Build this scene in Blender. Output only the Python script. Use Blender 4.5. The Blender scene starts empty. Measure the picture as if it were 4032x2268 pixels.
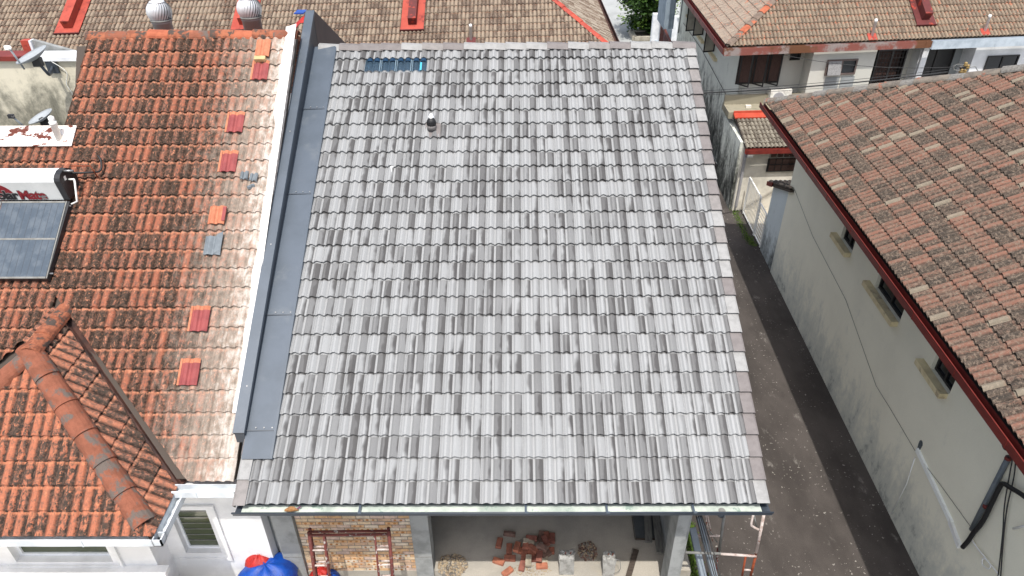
import bpy, bmesh, math, random
import numpy as np
from mathutils import Vector, Matrix
R = math.radians
random.seed(7)
scene = bpy.context.scene
col = scene.collection

# ------------------------------------------------------------------ camera, world, sun, exposure
FPX, CX, CY = 2819.0, 2016.0, 1134.0
_X = np.array([1, .004, -.008]); _X /= np.linalg.norm(_X)
_p = R(34.1)
_Y = np.array([0, math.sin(_p), math.cos(_p)]); _Y -= _X * _X.dot(_Y); _Y /= np.linalg.norm(_Y)
_Z = np.cross(_X, _Y); _Z *= np.sign(_Z[1])
M = np.stack([_X, _Y, _Z], 1)
CAM = np.array([0, 0, 13.0])
cd = bpy.data.cameras.new('camera'); cam = bpy.data.objects.new('camera', cd); col.objects.link(cam)
cd.sensor_width = 36; cd.lens = 36 * FPX / 4032; cd.clip_end = 400; cd.clip_start = .1
rt = Matrix((M[0], M[1], -M[2])).transposed()
cam.matrix_world = Matrix.Translation(Vector(CAM)) @ rt.to_4x4()
scene.camera = cam
SUN = Vector((-0.025, -.43, 1)).normalized()          # direction towards the sun
w = bpy.data.worlds.new('World'); scene.world = w; w.use_nodes = True
nt = w.node_tree; bg = nt.nodes['Background']
sky = nt.nodes.new('ShaderNodeTexSky'); sky.sky_type = 'NISHITA'; sky.sun_disc = False
sky.sun_elevation = math.asin(SUN.z); sky.sun_rotation = math.atan2(SUN.x, SUN.y)
sky.air_density = 1.0; sky.dust_density = 3.0
hs = nt.nodes.new('ShaderNodeHueSaturation'); hs.inputs['Saturation'].default_value = .6
nt.links.new(sky.outputs[0], hs.inputs['Color']); nt.links.new(hs.outputs[0], bg.inputs[0]); bg.inputs[1].default_value = .15
sl = bpy.data.lights.new('sun', 'SUN'); sl.energy = 2.75; sl.angle = R(.55); sl.color = (1, .965, .91)
so = bpy.data.objects.new('sun', sl); col.objects.link(so)
so.rotation_euler = SUN.to_track_quat('Z', 'Y').to_euler(); so.location = (0, -10, 30)
vs = scene.view_settings; vs.view_transform = 'Standard'; vs.look = 'None'; vs.exposure = .66; vs.gamma = 1
vs.use_curve_mapping = False

# ------------------------------------------------------------------ calibration helpers: a pixel of the photograph to a point on a plane
def ray(x, y): return M.T @ np.array([(x - CX) / FPX, (CY - y) / FPX, 1.])
def at(x, y, X=None, Y=None, Z=None, d=0):
    r = ray(x, y)
    t = (X - CAM[0]) / r[0] if X is not None else (Y - CAM[1]) / r[1] if Y is not None else (Z - CAM[2]) / r[2]
    return Vector(CAM + r * t)
def onp(x, y, P, n):
    r = ray(x, y); n = np.array(n); t = n.dot(np.array(P) - CAM) / n.dot(r); return Vector(CAM + r * t)

# ------------------------------------------------------------------ object helpers
W = {}
def put(o, parent=None, loc=None):
    """link o so that its origin stands at world position loc under parent (all frames are pure translations)"""
    col.objects.link(o)
    if loc is not None: o.location = loc
    if parent is not None:
        o.parent = parent; o.matrix_parent_inverse = Matrix.Translation(-W[parent])
    W[o] = Vector(o.location)
    return o
def thing(name, label, cat, loc=(0, 0, 0), group=None):
    o = bpy.data.objects.new(name, None); o.empty_display_size = .2; put(o, None, Vector(loc))
    o['label'] = label; o['category'] = cat
    if group: o['group'] = group
    return o
def tag(o, label, cat, group=None):
    o['label'] = label; o['category'] = cat
    if group: o['group'] = group
    return o
def mesh(name, v, f, m, parent=None, smooth=False):
    v = [Vector(p) for p in v]
    lo = Vector([min(p[i] for p in v) for i in range(3)]); hi = Vector([max(p[i] for p in v) for i in range(3)])
    c = Vector(((lo.x + hi.x) / 2, (lo.y + hi.y) / 2, lo.z))
    me = bpy.data.meshes.new(name); me.from_pydata([tuple(p - c) for p in v], [], f); me.update()
    ms = m if isinstance(m, (list, tuple)) else [m]
    for q in ms: me.materials.append(q)
    if smooth:
        for p in me.polygons: p.use_smooth = True
    return put(bpy.data.objects.new(name, me), parent, c)
class G:
    """collects simple solids into one mesh"""
    def __init__(s): s.v = []; s.f = []
    def add(s, v, f):
        k = len(s.v); s.v += [Vector(p) for p in v]; s.f += [tuple(i + k for i in q) for q in f]; return s
    def box(s, c, d, ax=None):
        """box centred c, size d, axes ax (three unit vectors)"""
        c = Vector(c); a = ax or (Vector((1, 0, 0)), Vector((0, 1, 0)), Vector((0, 0, 1)))
        a = [Vector(q) for q in a]
        v = [c + a[0] * (i * d[0] / 2) + a[1] * (j * d[1] / 2) + a[2] * (k * d[2] / 2) for i in (-1, 1) for j in (-1, 1) for k in (-1, 1)]
        return s.add(v, [(0, 1, 3, 2), (4, 6, 7, 5), (0, 4, 5, 1), (2, 3, 7, 6), (0, 2, 6, 4), (1, 5, 7, 3)])
    def bb(s, a, b):
        a = Vector(a); b = Vector(b)
        return s.box((a + b) / 2, [abs(b[i] - a[i]) for i in range(3)])
    def ext(s, sec, p0, p1, side, up, closed=True, caps=True, taper=1):
        """extrude section [(a,b)] (a along side, b along up) from p0 to p1"""
        p0 = Vector(p0); p1 = Vector(p1); side = Vector(side); up = Vector(up); n = len(sec)
        v = [p0 + side * a + up * b for a, b in sec] + [p1 + side * a * taper + up * b * taper for a, b in sec]
        r = range(n if closed else n - 1)
        f = [(i, (i + 1) % n, n + (i + 1) % n, n + i) for i in r]
        if caps and closed: f += [tuple(range(n))[::-1], tuple(range(n, 2 * n))]
        return s.add(v, f)
    def tube(s, pts, r, n=8, caps=True):
        pts = [Vector(p) for p in pts]; k = len(s.v); m = len(pts); ref = None
        for i, p in enumerate(pts):
            d = (pts[min(i + 1, m - 1)] - pts[max(i - 1, 0)]).normalized()
            if ref is None: ref = d.orthogonal().normalized()
            ref = (ref - d * ref.dot(d)).normalized(); b = d.cross(ref)
            rr = r[i] if isinstance(r, (list, tuple)) else r
            s.v += [p + ref * math.cos(2 * math.pi * j / n) * rr + b * math.sin(2 * math.pi * j / n) * rr for j in range(n)]
        for i in range(m - 1):
            for j in range(n):
                a = k + i * n; s.f.append((a + j, a + (j + 1) % n, a + n + (j + 1) % n, a + n + j))
        if caps: s.f += [tuple(range(k, k + n))[::-1], tuple(range(k + (m - 1) * n, k + m * n))]
        return s
    def lathe(s, prof, c, ax=(0, 0, 1), n=24):
        """prof: [(radius, height)]"""
        c = Vector(c); ax = Vector(ax).normalized(); a = ax.orthogonal().normalized(); b = ax.cross(a); k = len(s.v)
        for r, h in prof: s.v += [c + ax * h + (a * math.cos(2 * math.pi * j / n) + b * math.sin(2 * math.pi * j / n)) * r for j in range(n)]
        for i in range(len(prof) - 1):
            for j in range(n):
                q = k + i * n; s.f.append((q + j, q + (j + 1) % n, q + n + (j + 1) % n, q + n + j))
        s.f += [tuple(range(k, k + n))[::-1], tuple(range(k + (len(prof) - 1) * n, k + len(prof) * n))]
        return s
    def out(s, name, m, parent=None, smooth=False): return mesh(name, s.v, s.f, m, parent, smooth)
def spline(pts, n=8):
    pts = [Vector(p) for p in pts]; q = [pts[0]] + pts + [pts[-1]]; o = []
    for i in range(1, len(q) - 2):
        for k in range(n):
            t = k / n; a, b, c, d = q[i - 1:i + 3]
            o.append(.5 * ((2 * b) + (c - a) * t + (2 * a - 5 * b + 4 * c - d) * t * t + (3 * b - a - 3 * c + d) * t ** 3))
    return o + [pts[-1]]

# ------------------------------------------------------------------ materials
def srgb(r, g, b, k=None):
    c = [((c / 255) / 12.92 if c / 255 <= .04045 else ((c / 255 + .055) / 1.055) ** 2.4) for c in (r, g, b)]
    l = sum(c) / 3; k = k or .68 + .32 * min(1, max(0, (l - .52) / .2))
    return tuple(x * k for x in c) + (1,)
class N:
    def __init__(s, name):
        s.m = bpy.data.materials.new(name); s.m.use_nodes = True; s.t = s.m.node_tree
        s.b = s.t.nodes['Principled BSDF']; s.pos = s.n('ShaderNodeNewGeometry').outputs['Position']
    def n(s, k, **p):
        o = s.t.nodes.new(k)
        for a, b in p.items(): setattr(o, a, b)
        return o
    def l(s, a, b):
        if hasattr(a, 'node'): s.t.links.new(a, b)
        else: b.default_value = a
    def math(s, op, a, b=0, c=None):
        o = s.n('ShaderNodeMath', operation=op); s.l(a, o.inputs[0]); s.l(b, o.inputs[1])
        if c is not None: s.l(c, o.inputs[2])
        return o.outputs[0]
    def vec(s, op, a, b):
        o = s.n('ShaderNodeVectorMath', operation=op); s.l(a, o.inputs[0]); s.l(b, o.inputs[1])
        return o.outputs['Value'] if op == 'DOT_PRODUCT' else o.outputs[0]
    def comb(s, x, y, z=0):
        o = s.n('ShaderNodeCombineXYZ'); s.l(x, o.inputs[0]); s.l(y, o.inputs[1]); s.l(z, o.inputs[2]); return o.outputs[0]
    def noise(s, v, sc, de=4, ro=.6, di=0):
        o = s.n('ShaderNodeTexNoise'); s.l(v, o.inputs['Vector']); o.inputs['Scale'].default_value = sc
        o.inputs['Detail'].default_value = de; o.inputs['Roughness'].default_value = ro; o.inputs['Distortion'].default_value = di
        return o.outputs[0]
    def white(s, v):
        o = s.n('ShaderNodeTexWhiteNoise', noise_dimensions='3D'); s.l(v, o.inputs['Vector']); return o.outputs[0]
    def ss(s, x, a, b, c=0, d=1):
        o = s.n('ShaderNodeMapRange', interpolation_type='SMOOTHSTEP'); s.l(x, o.inputs[0])
        for i, q in enumerate((a, b, c, d)): s.l(q, o.inputs[1 + i])
        return o.outputs[0]
    def mix(s, f, a, b, blend='MIX'):
        o = s.n('ShaderNodeMix', data_type='RGBA', blend_type=blend); s.l(f, o.inputs[0]); s.l(a, o.inputs[6]); s.l(b, o.inputs[7]); return o.outputs[2]
    def bump(s, h, st, dist=.01):
        o = s.n('ShaderNodeBump'); o.inputs['Strength'].default_value = st; o.inputs['Distance'].default_value = dist
        s.l(h, o.inputs['Height']); s.t.links.new(o.outputs[0], s.b.inputs['Normal'])
    def done(s, c, rough=.8, metal=0, spec=.5):
        s.l(c, s.b.inputs['Base Color']); s.l(rough, s.b.inputs['Roughness']); s.b.inputs['Metallic'].default_value = metal
        s.b.inputs['Specular IOR Level'].default_value = spec
        return s.m
def plain(name, c, c2=None, sc=4, rough=.75, metal=0, lo=.4, hi=.65, bump=0, c3=None, sc3=1.2, lo3=.55, hi3=.68, stretch=(1, 1, 1), spec=.4, fine=.12, fleck=None):
    k = N(name); v = k.vec('MULTIPLY', k.pos, stretch)
    a = k.noise(v, sc, 6, .62); out = k.mix(k.ss(a, lo, hi), c, c2 or c)
    if c3: out = k.mix(k.ss(k.noise(v, sc3, 7, .65), lo3, hi3), out, c3)
    f = k.noise(k.pos, 60, 3, .7)
    if fleck: out = k.mix(k.math('MULTIPLY', k.ss(k.noise(k.pos, 14, 2, .5), .66, .69), k.ss(k.noise(k.pos, 1.1, 2), .42, .6)), out, fleck)
    g = k.math('MULTIPLY_ADD', f, fine * 2, 1 - fine)
    out = k.mix(1.0, out, k.comb(g, g, g), 'MULTIPLY')
    if bump: k.bump(k.math('ADD', f, a), bump, .01)
    return k.done(out, rough, metal, spec)
def tilemat(name, F, kind, p):
    """F = (O, du, dv, w, e): frame of the roof plane, so colour follows tiles and rolls"""
    O, du, dv, w_, e_ = F; k = N(name)
    q = k.vec('SUBTRACT', k.pos, tuple(O)); u = k.vec('DOT_PRODUCT', q, tuple(du)); v = k.vec('DOT_PRODUCT', q, tuple(dv))
    uv = k.comb(u, v)
    row = k.math('FLOOR', k.math('MULTIPLY_ADD', v, 1 / e_, .05))
    tl = k.math('FLOOR', k.math('MULTIPLY_ADD', u, 1 / w_, .0))
    hu = k.math('MULTIPLY', u, 2 / w_); hc = k.math('FLOOR', hu); fu = k.math('FRACT', hu)
    rt_ = k.white(k.comb(tl, row, p.get('seed', 1))); rh = k.white(k.comb(hc, row, 5 + p.get('seed', 1)))
    fine = k.noise(uv, 90, 3, .7)
    if kind == 'grey':
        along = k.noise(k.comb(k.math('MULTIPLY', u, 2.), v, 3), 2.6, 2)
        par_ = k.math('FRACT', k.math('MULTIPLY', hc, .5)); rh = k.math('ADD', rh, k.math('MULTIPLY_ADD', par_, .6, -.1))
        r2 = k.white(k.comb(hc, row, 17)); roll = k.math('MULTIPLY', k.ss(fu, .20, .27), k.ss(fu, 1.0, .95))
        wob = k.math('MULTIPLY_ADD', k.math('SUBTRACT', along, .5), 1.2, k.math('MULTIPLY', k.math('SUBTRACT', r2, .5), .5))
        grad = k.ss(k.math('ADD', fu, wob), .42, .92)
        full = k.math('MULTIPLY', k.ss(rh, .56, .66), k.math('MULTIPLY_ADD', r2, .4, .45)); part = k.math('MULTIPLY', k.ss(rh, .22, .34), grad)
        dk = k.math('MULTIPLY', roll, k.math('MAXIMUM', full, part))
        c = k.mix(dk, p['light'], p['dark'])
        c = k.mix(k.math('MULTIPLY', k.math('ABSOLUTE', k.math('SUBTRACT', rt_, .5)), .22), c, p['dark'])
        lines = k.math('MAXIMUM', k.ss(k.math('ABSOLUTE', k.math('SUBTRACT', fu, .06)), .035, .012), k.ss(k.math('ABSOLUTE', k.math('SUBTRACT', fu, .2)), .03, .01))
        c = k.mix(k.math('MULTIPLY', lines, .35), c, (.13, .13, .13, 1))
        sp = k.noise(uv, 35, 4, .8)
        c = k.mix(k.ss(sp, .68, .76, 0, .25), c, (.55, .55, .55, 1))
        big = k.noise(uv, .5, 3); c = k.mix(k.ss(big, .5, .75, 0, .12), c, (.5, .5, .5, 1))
    else:
        s = k.comb(k.math('MULTIPLY', u, p.get('su', 2.2)), v, 0)
        n1 = k.noise(s, p.get('s1', 7), 8, .72, .3); n2 = k.noise(s, p.get('s2', 14), 8, .75, .6); n3 = k.noise(uv, p.get('s3', .9), 3, .5)
        tr = k.ss(k.math('ABSOLUTE', k.math('SUBTRACT', k.math('ADD', fu, k.math('MULTIPLY', k.math('SUBTRACT', n1, .5), .35)), .5)), .24, .46)
        x = k.math('ADD', n1, k.math('MULTIPLY', k.math('SUBTRACT', rt_, .5), p.get('vt', .22)))
        x = k.math('ADD', x, k.math('MULTIPLY', k.math('SUBTRACT', rh, .5), p.get('vh', .1)))
        x = k.math('ADD', x, k.math('MULTIPLY', k.math('SUBTRACT', n3, .5), p.get('v3', .5)))
        xd = k.math('ADD', x, k.math('MULTIPLY', tr, p.get('trough', .12)))
        c = k.mix(k.ss(x, p['a0'], p['a1']), p['base'], p['mid'])
        c = k.mix(k.ss(xd, p['b0'], p['b1']), c, p['dark'])
        c = k.mix(k.ss(n2, p.get('c0', .6), p.get('c1', .68), 0, p.get('cv', .9)), c, p['bright'])
        if 'deep' in p: c = k.mix(k.math('MULTIPLY', tr, p.get('dv', .75)), c, p['deep'])  # trough dirt and the shading of the rolls, both put into the colour
        if 'streak' in p: c = k.mix(k.ss(k.noise(k.comb(k.math('MULTIPLY', u, 26), k.math('MULTIPLY', v, 1.6)), 1.0, 3, .8), .38, .66, 0, .6), c, p['streak'])
        if 'speck' in p: c = k.mix(k.ss(k.noise(uv, 20, 6, .85, .8), p.get('k0', .5), p.get('k0', .5) + .08, 0, .8), c, p['speck'])
        if 'pale' in p: c = k.mix(k.math('MULTIPLY', k.math('GREATER_THAN', rh, .94), .55), c, p['pale'])
        fv = k.math('FRACT', k.math('MULTIPLY_ADD', v, 1 / e_, .05))
        c = k.mix(k.math('MULTIPLY', k.ss(fv, .84, .97, 0, p.get('top', .6)), k.ss(n2, .40, .56)), c, p['bright'])
        if 'wu' in p:
            wn = k.math('ADD', u, k.math('MULTIPLY', k.math('SUBTRACT', k.noise(s, 5, 7, .7), .5), 2.2))
            c = k.mix(k.ss(wn, p['wu'] - 1.5, p['wu'] - .05, 0, .66), c, p['white'])
            c = k.mix(k.ss(wn, p['wu'] - .4, p['wu'] + .25, 0, .72), c, (.66, .61, .56, 1))
    g = k.math('MULTIPLY_ADD', fine, .3, .85)
    c = k.mix(1.0, c, k.comb(g, g, g), 'MULTIPLY')
    k.bump(k.math('ADD', fine, k.noise(uv, 30, 4, .7)), p.get('bump', .5), .006)
    return k.done(c, p.get('rough', .85), 0, p.get('spec', .25))

# ------------------------------------------------------------------ tiled roofs
GREY_P = [(0, .014), (.012, .018), (.026, .004), (.045, .012), (.07, .036), (.1, .042), (.13, .02), (.15, .002), (.172, .003), (.198, .03), (.23, .042), (.268, .024), (.3, .004)]
OLD_P = [(0, .006), (.012, .01), (.028, .002), (.05, .03), (.08, .042), (.11, .03), (.132, .004), (.15, .0), (.17, .004), (.195, .03), (.225, .042), (.258, .03), (.3, .0)]
RIB_P = [(0, .0), (.018, .004), (.036, .03), (.06, .046), (.09, .046), (.116, .028), (.134, .004), (.15, .0), (.17, .006), (.19, .036), (.225, .048), (.262, .032), (.3, .0)]
def frame(O, ex, es, w_, e_):
    ex = Vector(ex).normalized(); es = Vector(es).normalized(); c = ex.dot(es); q = 1 - c * c
    return (Vector(O), (ex - es * c) / q, (es - ex * c) / q, w_, e_)
def tile_geo(prof, w_, e_, ex, es, n, t=.022):
    k = w_ / .3; v = []; m = len(prof); L = e_ + .035
    for y in (0, L):
        for x, z in prof: v.append(ex * (x * k) + es * (y + (z * .27 if y == 0 else 0)) + n * (z + t * (1 - y / e_)))
    for x, z in prof: v.append(ex * (x * k) + es * (.014 + z * .27) + n * (z * .9 - .006))
    f = [(i, i + 1, m + i + 1, m + i) for i in range(m - 1)] + [(2 * m + i, 2 * m + i + 1, i + 1, i) for i in range(m - 1)]
    v += [es * L + n * (-.02), n * (-.01), ex * w_ + n * (-.01), ex * w_ + es * L + n * (-.02)]
    a = 3 * m
    f += [(0, m, a, a + 1), (m - 1, a + 2, a + 3, 2 * m - 1)]
    return v, f
def tile_field(parent, deck, O, ex, es, cols, rows, w_, e_, prof, m, keep=None, planes=(), maxn=300, t=.022, jit=.003, deckmat=None, name='roof', skip=(), extra=None, yoff=0, dz=-.03):
    """deck: polygon of the roof plane (world). Tiles are parts of the roof; the 300 nearest the camera one by one."""
    O = Vector(O); ex = Vector(ex).normalized(); es = Vector(es).normalized(); n = ex.cross(es).normalized()
    dk = [Vector(p) + n * dz for p in deck]; dk2 = [p - n * .08 for p in dk]; q = len(dk)
    roof = mesh(name, dk + dk2, [tuple(range(q)), tuple(range(q, 2 * q))[::-1]] + [(i, q + i, q + (i + 1) % q, (i + 1) % q) for i in range(q)], deckmat or MAT['batten'], parent)
    gv, gf = tile_geo(prof, w_, e_, ex, es, n, t)
    me = bpy.data.meshes.new('tile'); me.from_pydata([tuple(p) for p in gv], [], gf); me.materials.append(m)
    todo = []
    for j in rows:
        for i in cols:
            if (i, j) in skip: continue
            p = O + ex * (i * w_) + es * (j * e_ + yoff); c = p + ex * w_ / 2 + es * e_ / 2
            if keep and not keep(i, j, c): continue
            cs = [p, p + ex * w_, p + ex * w_ + es * e_, p + es * e_]; cut = []; bad = False
            for P_, n_ in planes:
                P_ = Vector(P_); n_ = Vector(n_); d = [(k - P_).dot(n_) for k in cs]
                if max(d) <= 0.01: bad = True; break
                if min(d) < 0: cut.append((P_, n_))
            if bad: continue
            todo.append(((Vector(c) - Vector(CAM)).length, p, cut))
    todo.sort(key=lambda a: a[0]); rv = []; rf = []
    for k, (d, p, cut) in enumerate(todo):
        off = p + n * random.uniform(0, jit)
        if not cut and k < maxn:
            o = put(bpy.data.objects.new('tile', me), roof, off); o.rotation_euler = n * random.uniform(-.008, .008)
            continue
        if cut:
            bm = bmesh.new(); vs_ = [bm.verts.new(a) for a in gv]
            for a in gf: bm.faces.new([vs_[b] for b in a])
            for P_, n_ in cut:
                bmesh.ops.bisect_plane(bm, geom=bm.verts[:] + bm.edges[:] + bm.faces[:], plane_co=P_ - off, plane_no=n_, clear_inner=True)
            bm.verts.index_update(); v2 = [a.co.copy() for a in bm.verts]; f2 = [tuple(b.index for b in a.verts) for a in bm.faces]; bm.free()
            if len(f2) < 2: continue
        else: v2, f2 = gv, gf
        if k < maxn:
            m2 = bpy.data.meshes.new('tile'); m2.from_pydata([tuple(a) for a in v2], [], f2); m2.materials.append(m)
            put(bpy.data.objects.new('tile', m2), roof, off)
        else:
            b = len(rv); rv += [a + off for a in v2]; rf += [tuple(c + b for c in a) for a in f2]
    if rf:
        s = mesh('far_tiles', rv, rf, m, roof); s['kind'] = 'stuff'
    return roof
CAP = [(-1, -.75), (-.42, .0), (.42, .0), (1, -.75), (.86, -.8), (.38, -.16), (-.38, -.16), (-.86, -.8)]
RCAP = [(math.cos(R(a)), math.sin(R(a)) - 1) for a in range(180, -1, -20)] + [(math.cos(R(a)) * .88, math.sin(R(a)) * .88 - 1) for a in range(0, 181, 30)]
def caps(parent, name, p0, p1, n, m, wd=.13, ht=.1, sec=CAP, up=None, lift=.018, over=.05, side=None, skew=0, mj=.012):
    p0 = Vector(p0); p1 = Vector(p1); d = (p1 - p0).normalized(); L = (p1 - p0).length / n
    up = Vector(up or (0, 0, 1)); up = (up - d * up.dot(d)).normalized(); side = d.cross(up); first = None
    for i in range(n):
        a = p0 + d * (i * L); b = p0 + d * ((i + 1) * L + over)
        ja = up * random.uniform(-mj, mj) * .5
        g = G(); s = [(x * wd, y * ht) for x, y in sec]; g.ext(s, a + up * lift + ja, b + ja, side, up, taper=.97)
        g.out(name, m[i % len(m)] if isinstance(m, list) else m, parent)
# ------------------------------------------------------------------ material library
MAT = {}
def A(name, *a, **k): MAT[name] = plain(name, *a, **k)
A('batten', (.06, .045, .035, 1)); A('dark', (.012, .011, .01, 1), rough=.9)
A('asphalt', srgb(96, 89, 84), srgb(70, 64, 60), .9, .92, lo=.3, hi=.7, bump=.6, c3=srgb(158, 152, 144), sc3=2.6, lo3=.6, hi3=.78, stretch=(1.0, .5, 1), fine=.55, fleck=srgb(176, 170, 160))
A('street', srgb(190, 192, 190), srgb(172, 174, 172), .5, .9, bump=.2)
A('earth', srgb(120, 112, 100), srgb(92, 86, 78), 2, .95, bump=.5)
A('slab', srgb(198, 190, 176), srgb(180, 174, 162), 1.4, .9, bump=.4, c3=srgb(188, 178, 160), sc3=1.6, lo3=.55, hi3=.75, fine=.3)
A('concrete', srgb(176, 178, 176), srgb(150, 152, 150), 3, .9, bump=.3, c3=srgb(120, 122, 120), sc3=12, lo3=.66, hi3=.72)
A('raw_concrete', srgb(192, 190, 184), srgb(160, 158, 152), 8, .95, bump=1.0, c3=srgb(120, 118, 112), sc3=5, lo3=.62, hi3=.7)
A('mortar', srgb(150, 146, 140), srgb(124, 120, 114), 20, .95, bump=.6)
A('slate_metal', srgb(92, 103, 116), srgb(84, 95, 107), 1.5, .42, metal=.0, spec=.6, fine=.04, c3=srgb(108, 116, 124), sc3=1.6, lo3=.55, hi3=.75, bump=.08)
A('slate_dark', srgb(66, 74, 84), srgb(58, 66, 76), 2, .45, spec=.6, fine=.04)
A('brown_metal', srgb(98, 86, 84), srgb(86, 76, 76), 2, .55, fine=.06)
A('gutter_in', srgb(206, 214, 204), srgb(188, 200, 190), 3, .55, fine=.05, c3=srgb(170, 190, 178), sc3=3.5, lo3=.6, hi3=.62)
A('white_wall', srgb(226, 226, 226), srgb(214, 214, 214), 1.2, .85, fine=.04, bump=.05)
A('white_paint', srgb(232, 234, 236), srgb(216, 219, 222), 3, .6, fine=.04)
A('white_chalk', srgb(236, 234, 230), srgb(222, 218, 212), 6, .9, c3=srgb(196, 160, 140), sc3=9, lo3=.66, hi3=.72, bump=.4)
A('gutter_white', srgb(214, 219, 222), srgb(200, 206, 210), 2, .55, fine=.05)
A('valley_metal', srgb(92, 60, 50), srgb(60, 42, 38), 5, .8, c3=srgb(112, 84, 74), sc3=6)
A('pvc', srgb(236, 236, 232), srgb(222, 222, 216), 3, .4, fine=.03)
A('red_paint', srgb(148, 58, 48), srgb(130, 50, 42), 3, .55, fine=.1, c3=srgb(112, 40, 34), sc3=4)
A('red_gutter', srgb(128, 50, 43), srgb(108, 42, 37), 2.5, .5, fine=.08)
A('bright_red', srgb(206, 90, 66), srgb(200, 74, 52), 3, .6, fine=.06)
A('duct_red', srgb(196, 84, 66), srgb(180, 72, 56), 2, .65, c3=srgb(140, 54, 46), sc3=3, lo3=.54, hi3=.66, bump=.2)
A('duct_dark', srgb(112, 48, 46), srgb(96, 40, 38), 2, .65, c3=srgb(180, 66, 48), sc3=3, lo3=.56, hi3=.62)
A('fascia_rust', srgb(156, 92, 80), srgb(172, 158, 152), 1.3, .7, c3=srgb(126, 82, 54), sc3=.55, lo3=.52, hi3=.58, lo=.44, hi=.56)
A('fascia_blue', srgb(196, 206, 214), srgb(182, 194, 204), 2, .6, fine=.04)
A('rusty_white', srgb(226, 214, 204), srgb(232, 228, 224), 4, .8, c3=srgb(112, 54, 40), sc3=3.2, lo3=.53, hi3=.56, stretch=(1, 1.6, 1.6), bump=.3)
A('cap_terracotta', srgb(164, 100, 76), srgb(142, 86, 64), 5, .9, c3=srgb(118, 106, 98), sc3=4, lo3=.52, hi3=.6, bump=1.0, fine=.25)
A('cap_old', srgb(190, 116, 84), srgb(144, 86, 64), 9, .9, c3=srgb(92, 80, 72), sc3=6, lo3=.5, hi3=.58, bump=1.0, fine=.25)
A('cap_brown', srgb(142, 124, 110), srgb(120, 104, 92), 6, .9, c3=srgb(214, 120, 84), sc3=3, lo3=.56, hi3=.64, bump=.5)
A('cap_orange', srgb(200, 116, 84), srgb(180, 98, 70), 6, .9, bump=.5)
A('cap_cement', srgb(146, 136, 124), srgb(118, 110, 102), 5, .95, c3=srgb(170, 110, 88), sc3=4, lo3=.58, hi3=.68, bump=1.0, fine=.3)
for i, (a, b) in enumerate((((176, 175, 173), (162, 161, 159)), ((140, 133, 131), (130, 123, 121)), ((156, 150, 147), (142, 137, 134)))):
    A('cap_grey%d' % i, srgb(*a), srgb(*b), 8, .7, fine=.14, bump=.2)
A('black_plastic', (.02, .021, .023, 1), (.03, .03, .032, 1), 3, .4, fine=.04)
A('tank_white', srgb(228, 230, 231), srgb(218, 220, 222), 2, .35, fine=.03)
A('tank_face', srgb(214, 215, 212, 1), srgb(204, 206, 203, 1), 3, .5, fine=.08)
A('logo_red', srgb(150, 40, 48)); A('logo_black', srgb(40, 38, 40)); A('logo_grey', srgb(150, 150, 148))
A('steel', srgb(190, 190, 190), srgb(160, 160, 160), 5, .35, metal=.7, fine=.05)
A('bright_alu', srgb(226, 228, 230), srgb(210, 212, 214), 3, .42, metal=.25, fine=.03)
A('vent_pipe_grey', srgb(186, 184, 186), srgb(174, 172, 174), 3, .5, fine=.04)
A('dish_grey', srgb(186, 192, 196), srgb(176, 182, 186), 3, .5, fine=.04)
A('solar_glass', srgb(84, 96, 108), srgb(104, 114, 124), 5, .22, fine=.05, c3=srgb(108, 118, 126), sc3=5, lo3=.6, hi3=.72, spec=.6)
A('red_tile', srgb(172, 86, 84), srgb(156, 76, 76), 6, .75, bump=.2, fine=.12)
A('orange_tile', srgb(216, 140, 106), srgb(200, 122, 90), 9, .85, bump=.3, fine=.15)
A('blue_grey_tile', srgb(140, 148, 154), srgb(126, 134, 140), 6, .8, bump=.2, fine=.12)
A('pale_cement', srgb(222, 206, 186), srgb(206, 190, 170), 9, .9)
A('cream_block', srgb(226, 196, 146), srgb(214, 182, 132), 8, .9)
A('blue_tarp', srgb(20, 84, 186), srgb(14, 66, 160), 6, .4, fine=.1, bump=.6, c3=srgb(90, 150, 214), sc3=8, lo3=.68, hi3=.74)
A('red_tarp', srgb(206, 50, 42), srgb(184, 40, 36), 6, .5, fine=.1, bump=.6, c3=srgb(220, 120, 110), sc3=6, lo3=.66, hi3=.72)
A('rust_tube', srgb(126, 66, 58), srgb(100, 52, 48), 9, .8, c3=srgb(180, 172, 166), sc3=9, lo3=.58, hi3=.62, bump=.3)
A('white_tube', srgb(214, 200, 192), srgb(190, 170, 160), 9, .7, c3=srgb(150, 84, 60), sc3=12, lo3=.56, hi3=.62)
A('orange_rust', srgb(162, 82, 48), srgb(140, 64, 38), 9, .85)
A('zinc', srgb(150, 150, 146), srgb(130, 128, 122), 6, .7)
A('channel_grey', srgb(142, 152, 160), srgb(132, 142, 150), 3, .5, fine=.05)
A('timber_grey', srgb(138, 136, 128), srgb(116, 114, 108), 6, .9, stretch=(4, 1, 1), bump=.4)
A('timber_brown', srgb(96, 84, 74), srgb(76, 66, 58), 6, .9, stretch=(1, 4, 1), bump=.4)
A('plywood', srgb(104, 108, 110), srgb(92, 96, 98), 3, .85)
A('black_rubber', (.012, .012, .013, 1), rough=.55); A('wire', (.03, .03, .03, 1), rough=.6); A('grey_wire', srgb(90, 92, 88), rough=.6)
A('duct_grey_pipe', srgb(128, 136, 142), srgb(116, 124, 130), 4, .5)
A('trunking', srgb(244, 246, 240, 1), srgb(236, 238, 232, 1), 3, .6, fine=.05)
A('window_black', (.014, .013, .013, 1), rough=.4)
A('window_brown', srgb(58, 44, 40), srgb(46, 34, 30), 5, .6); A('bronze_frame', srgb(122, 106, 100), srgb(108, 92, 88), 5, .5)
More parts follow.
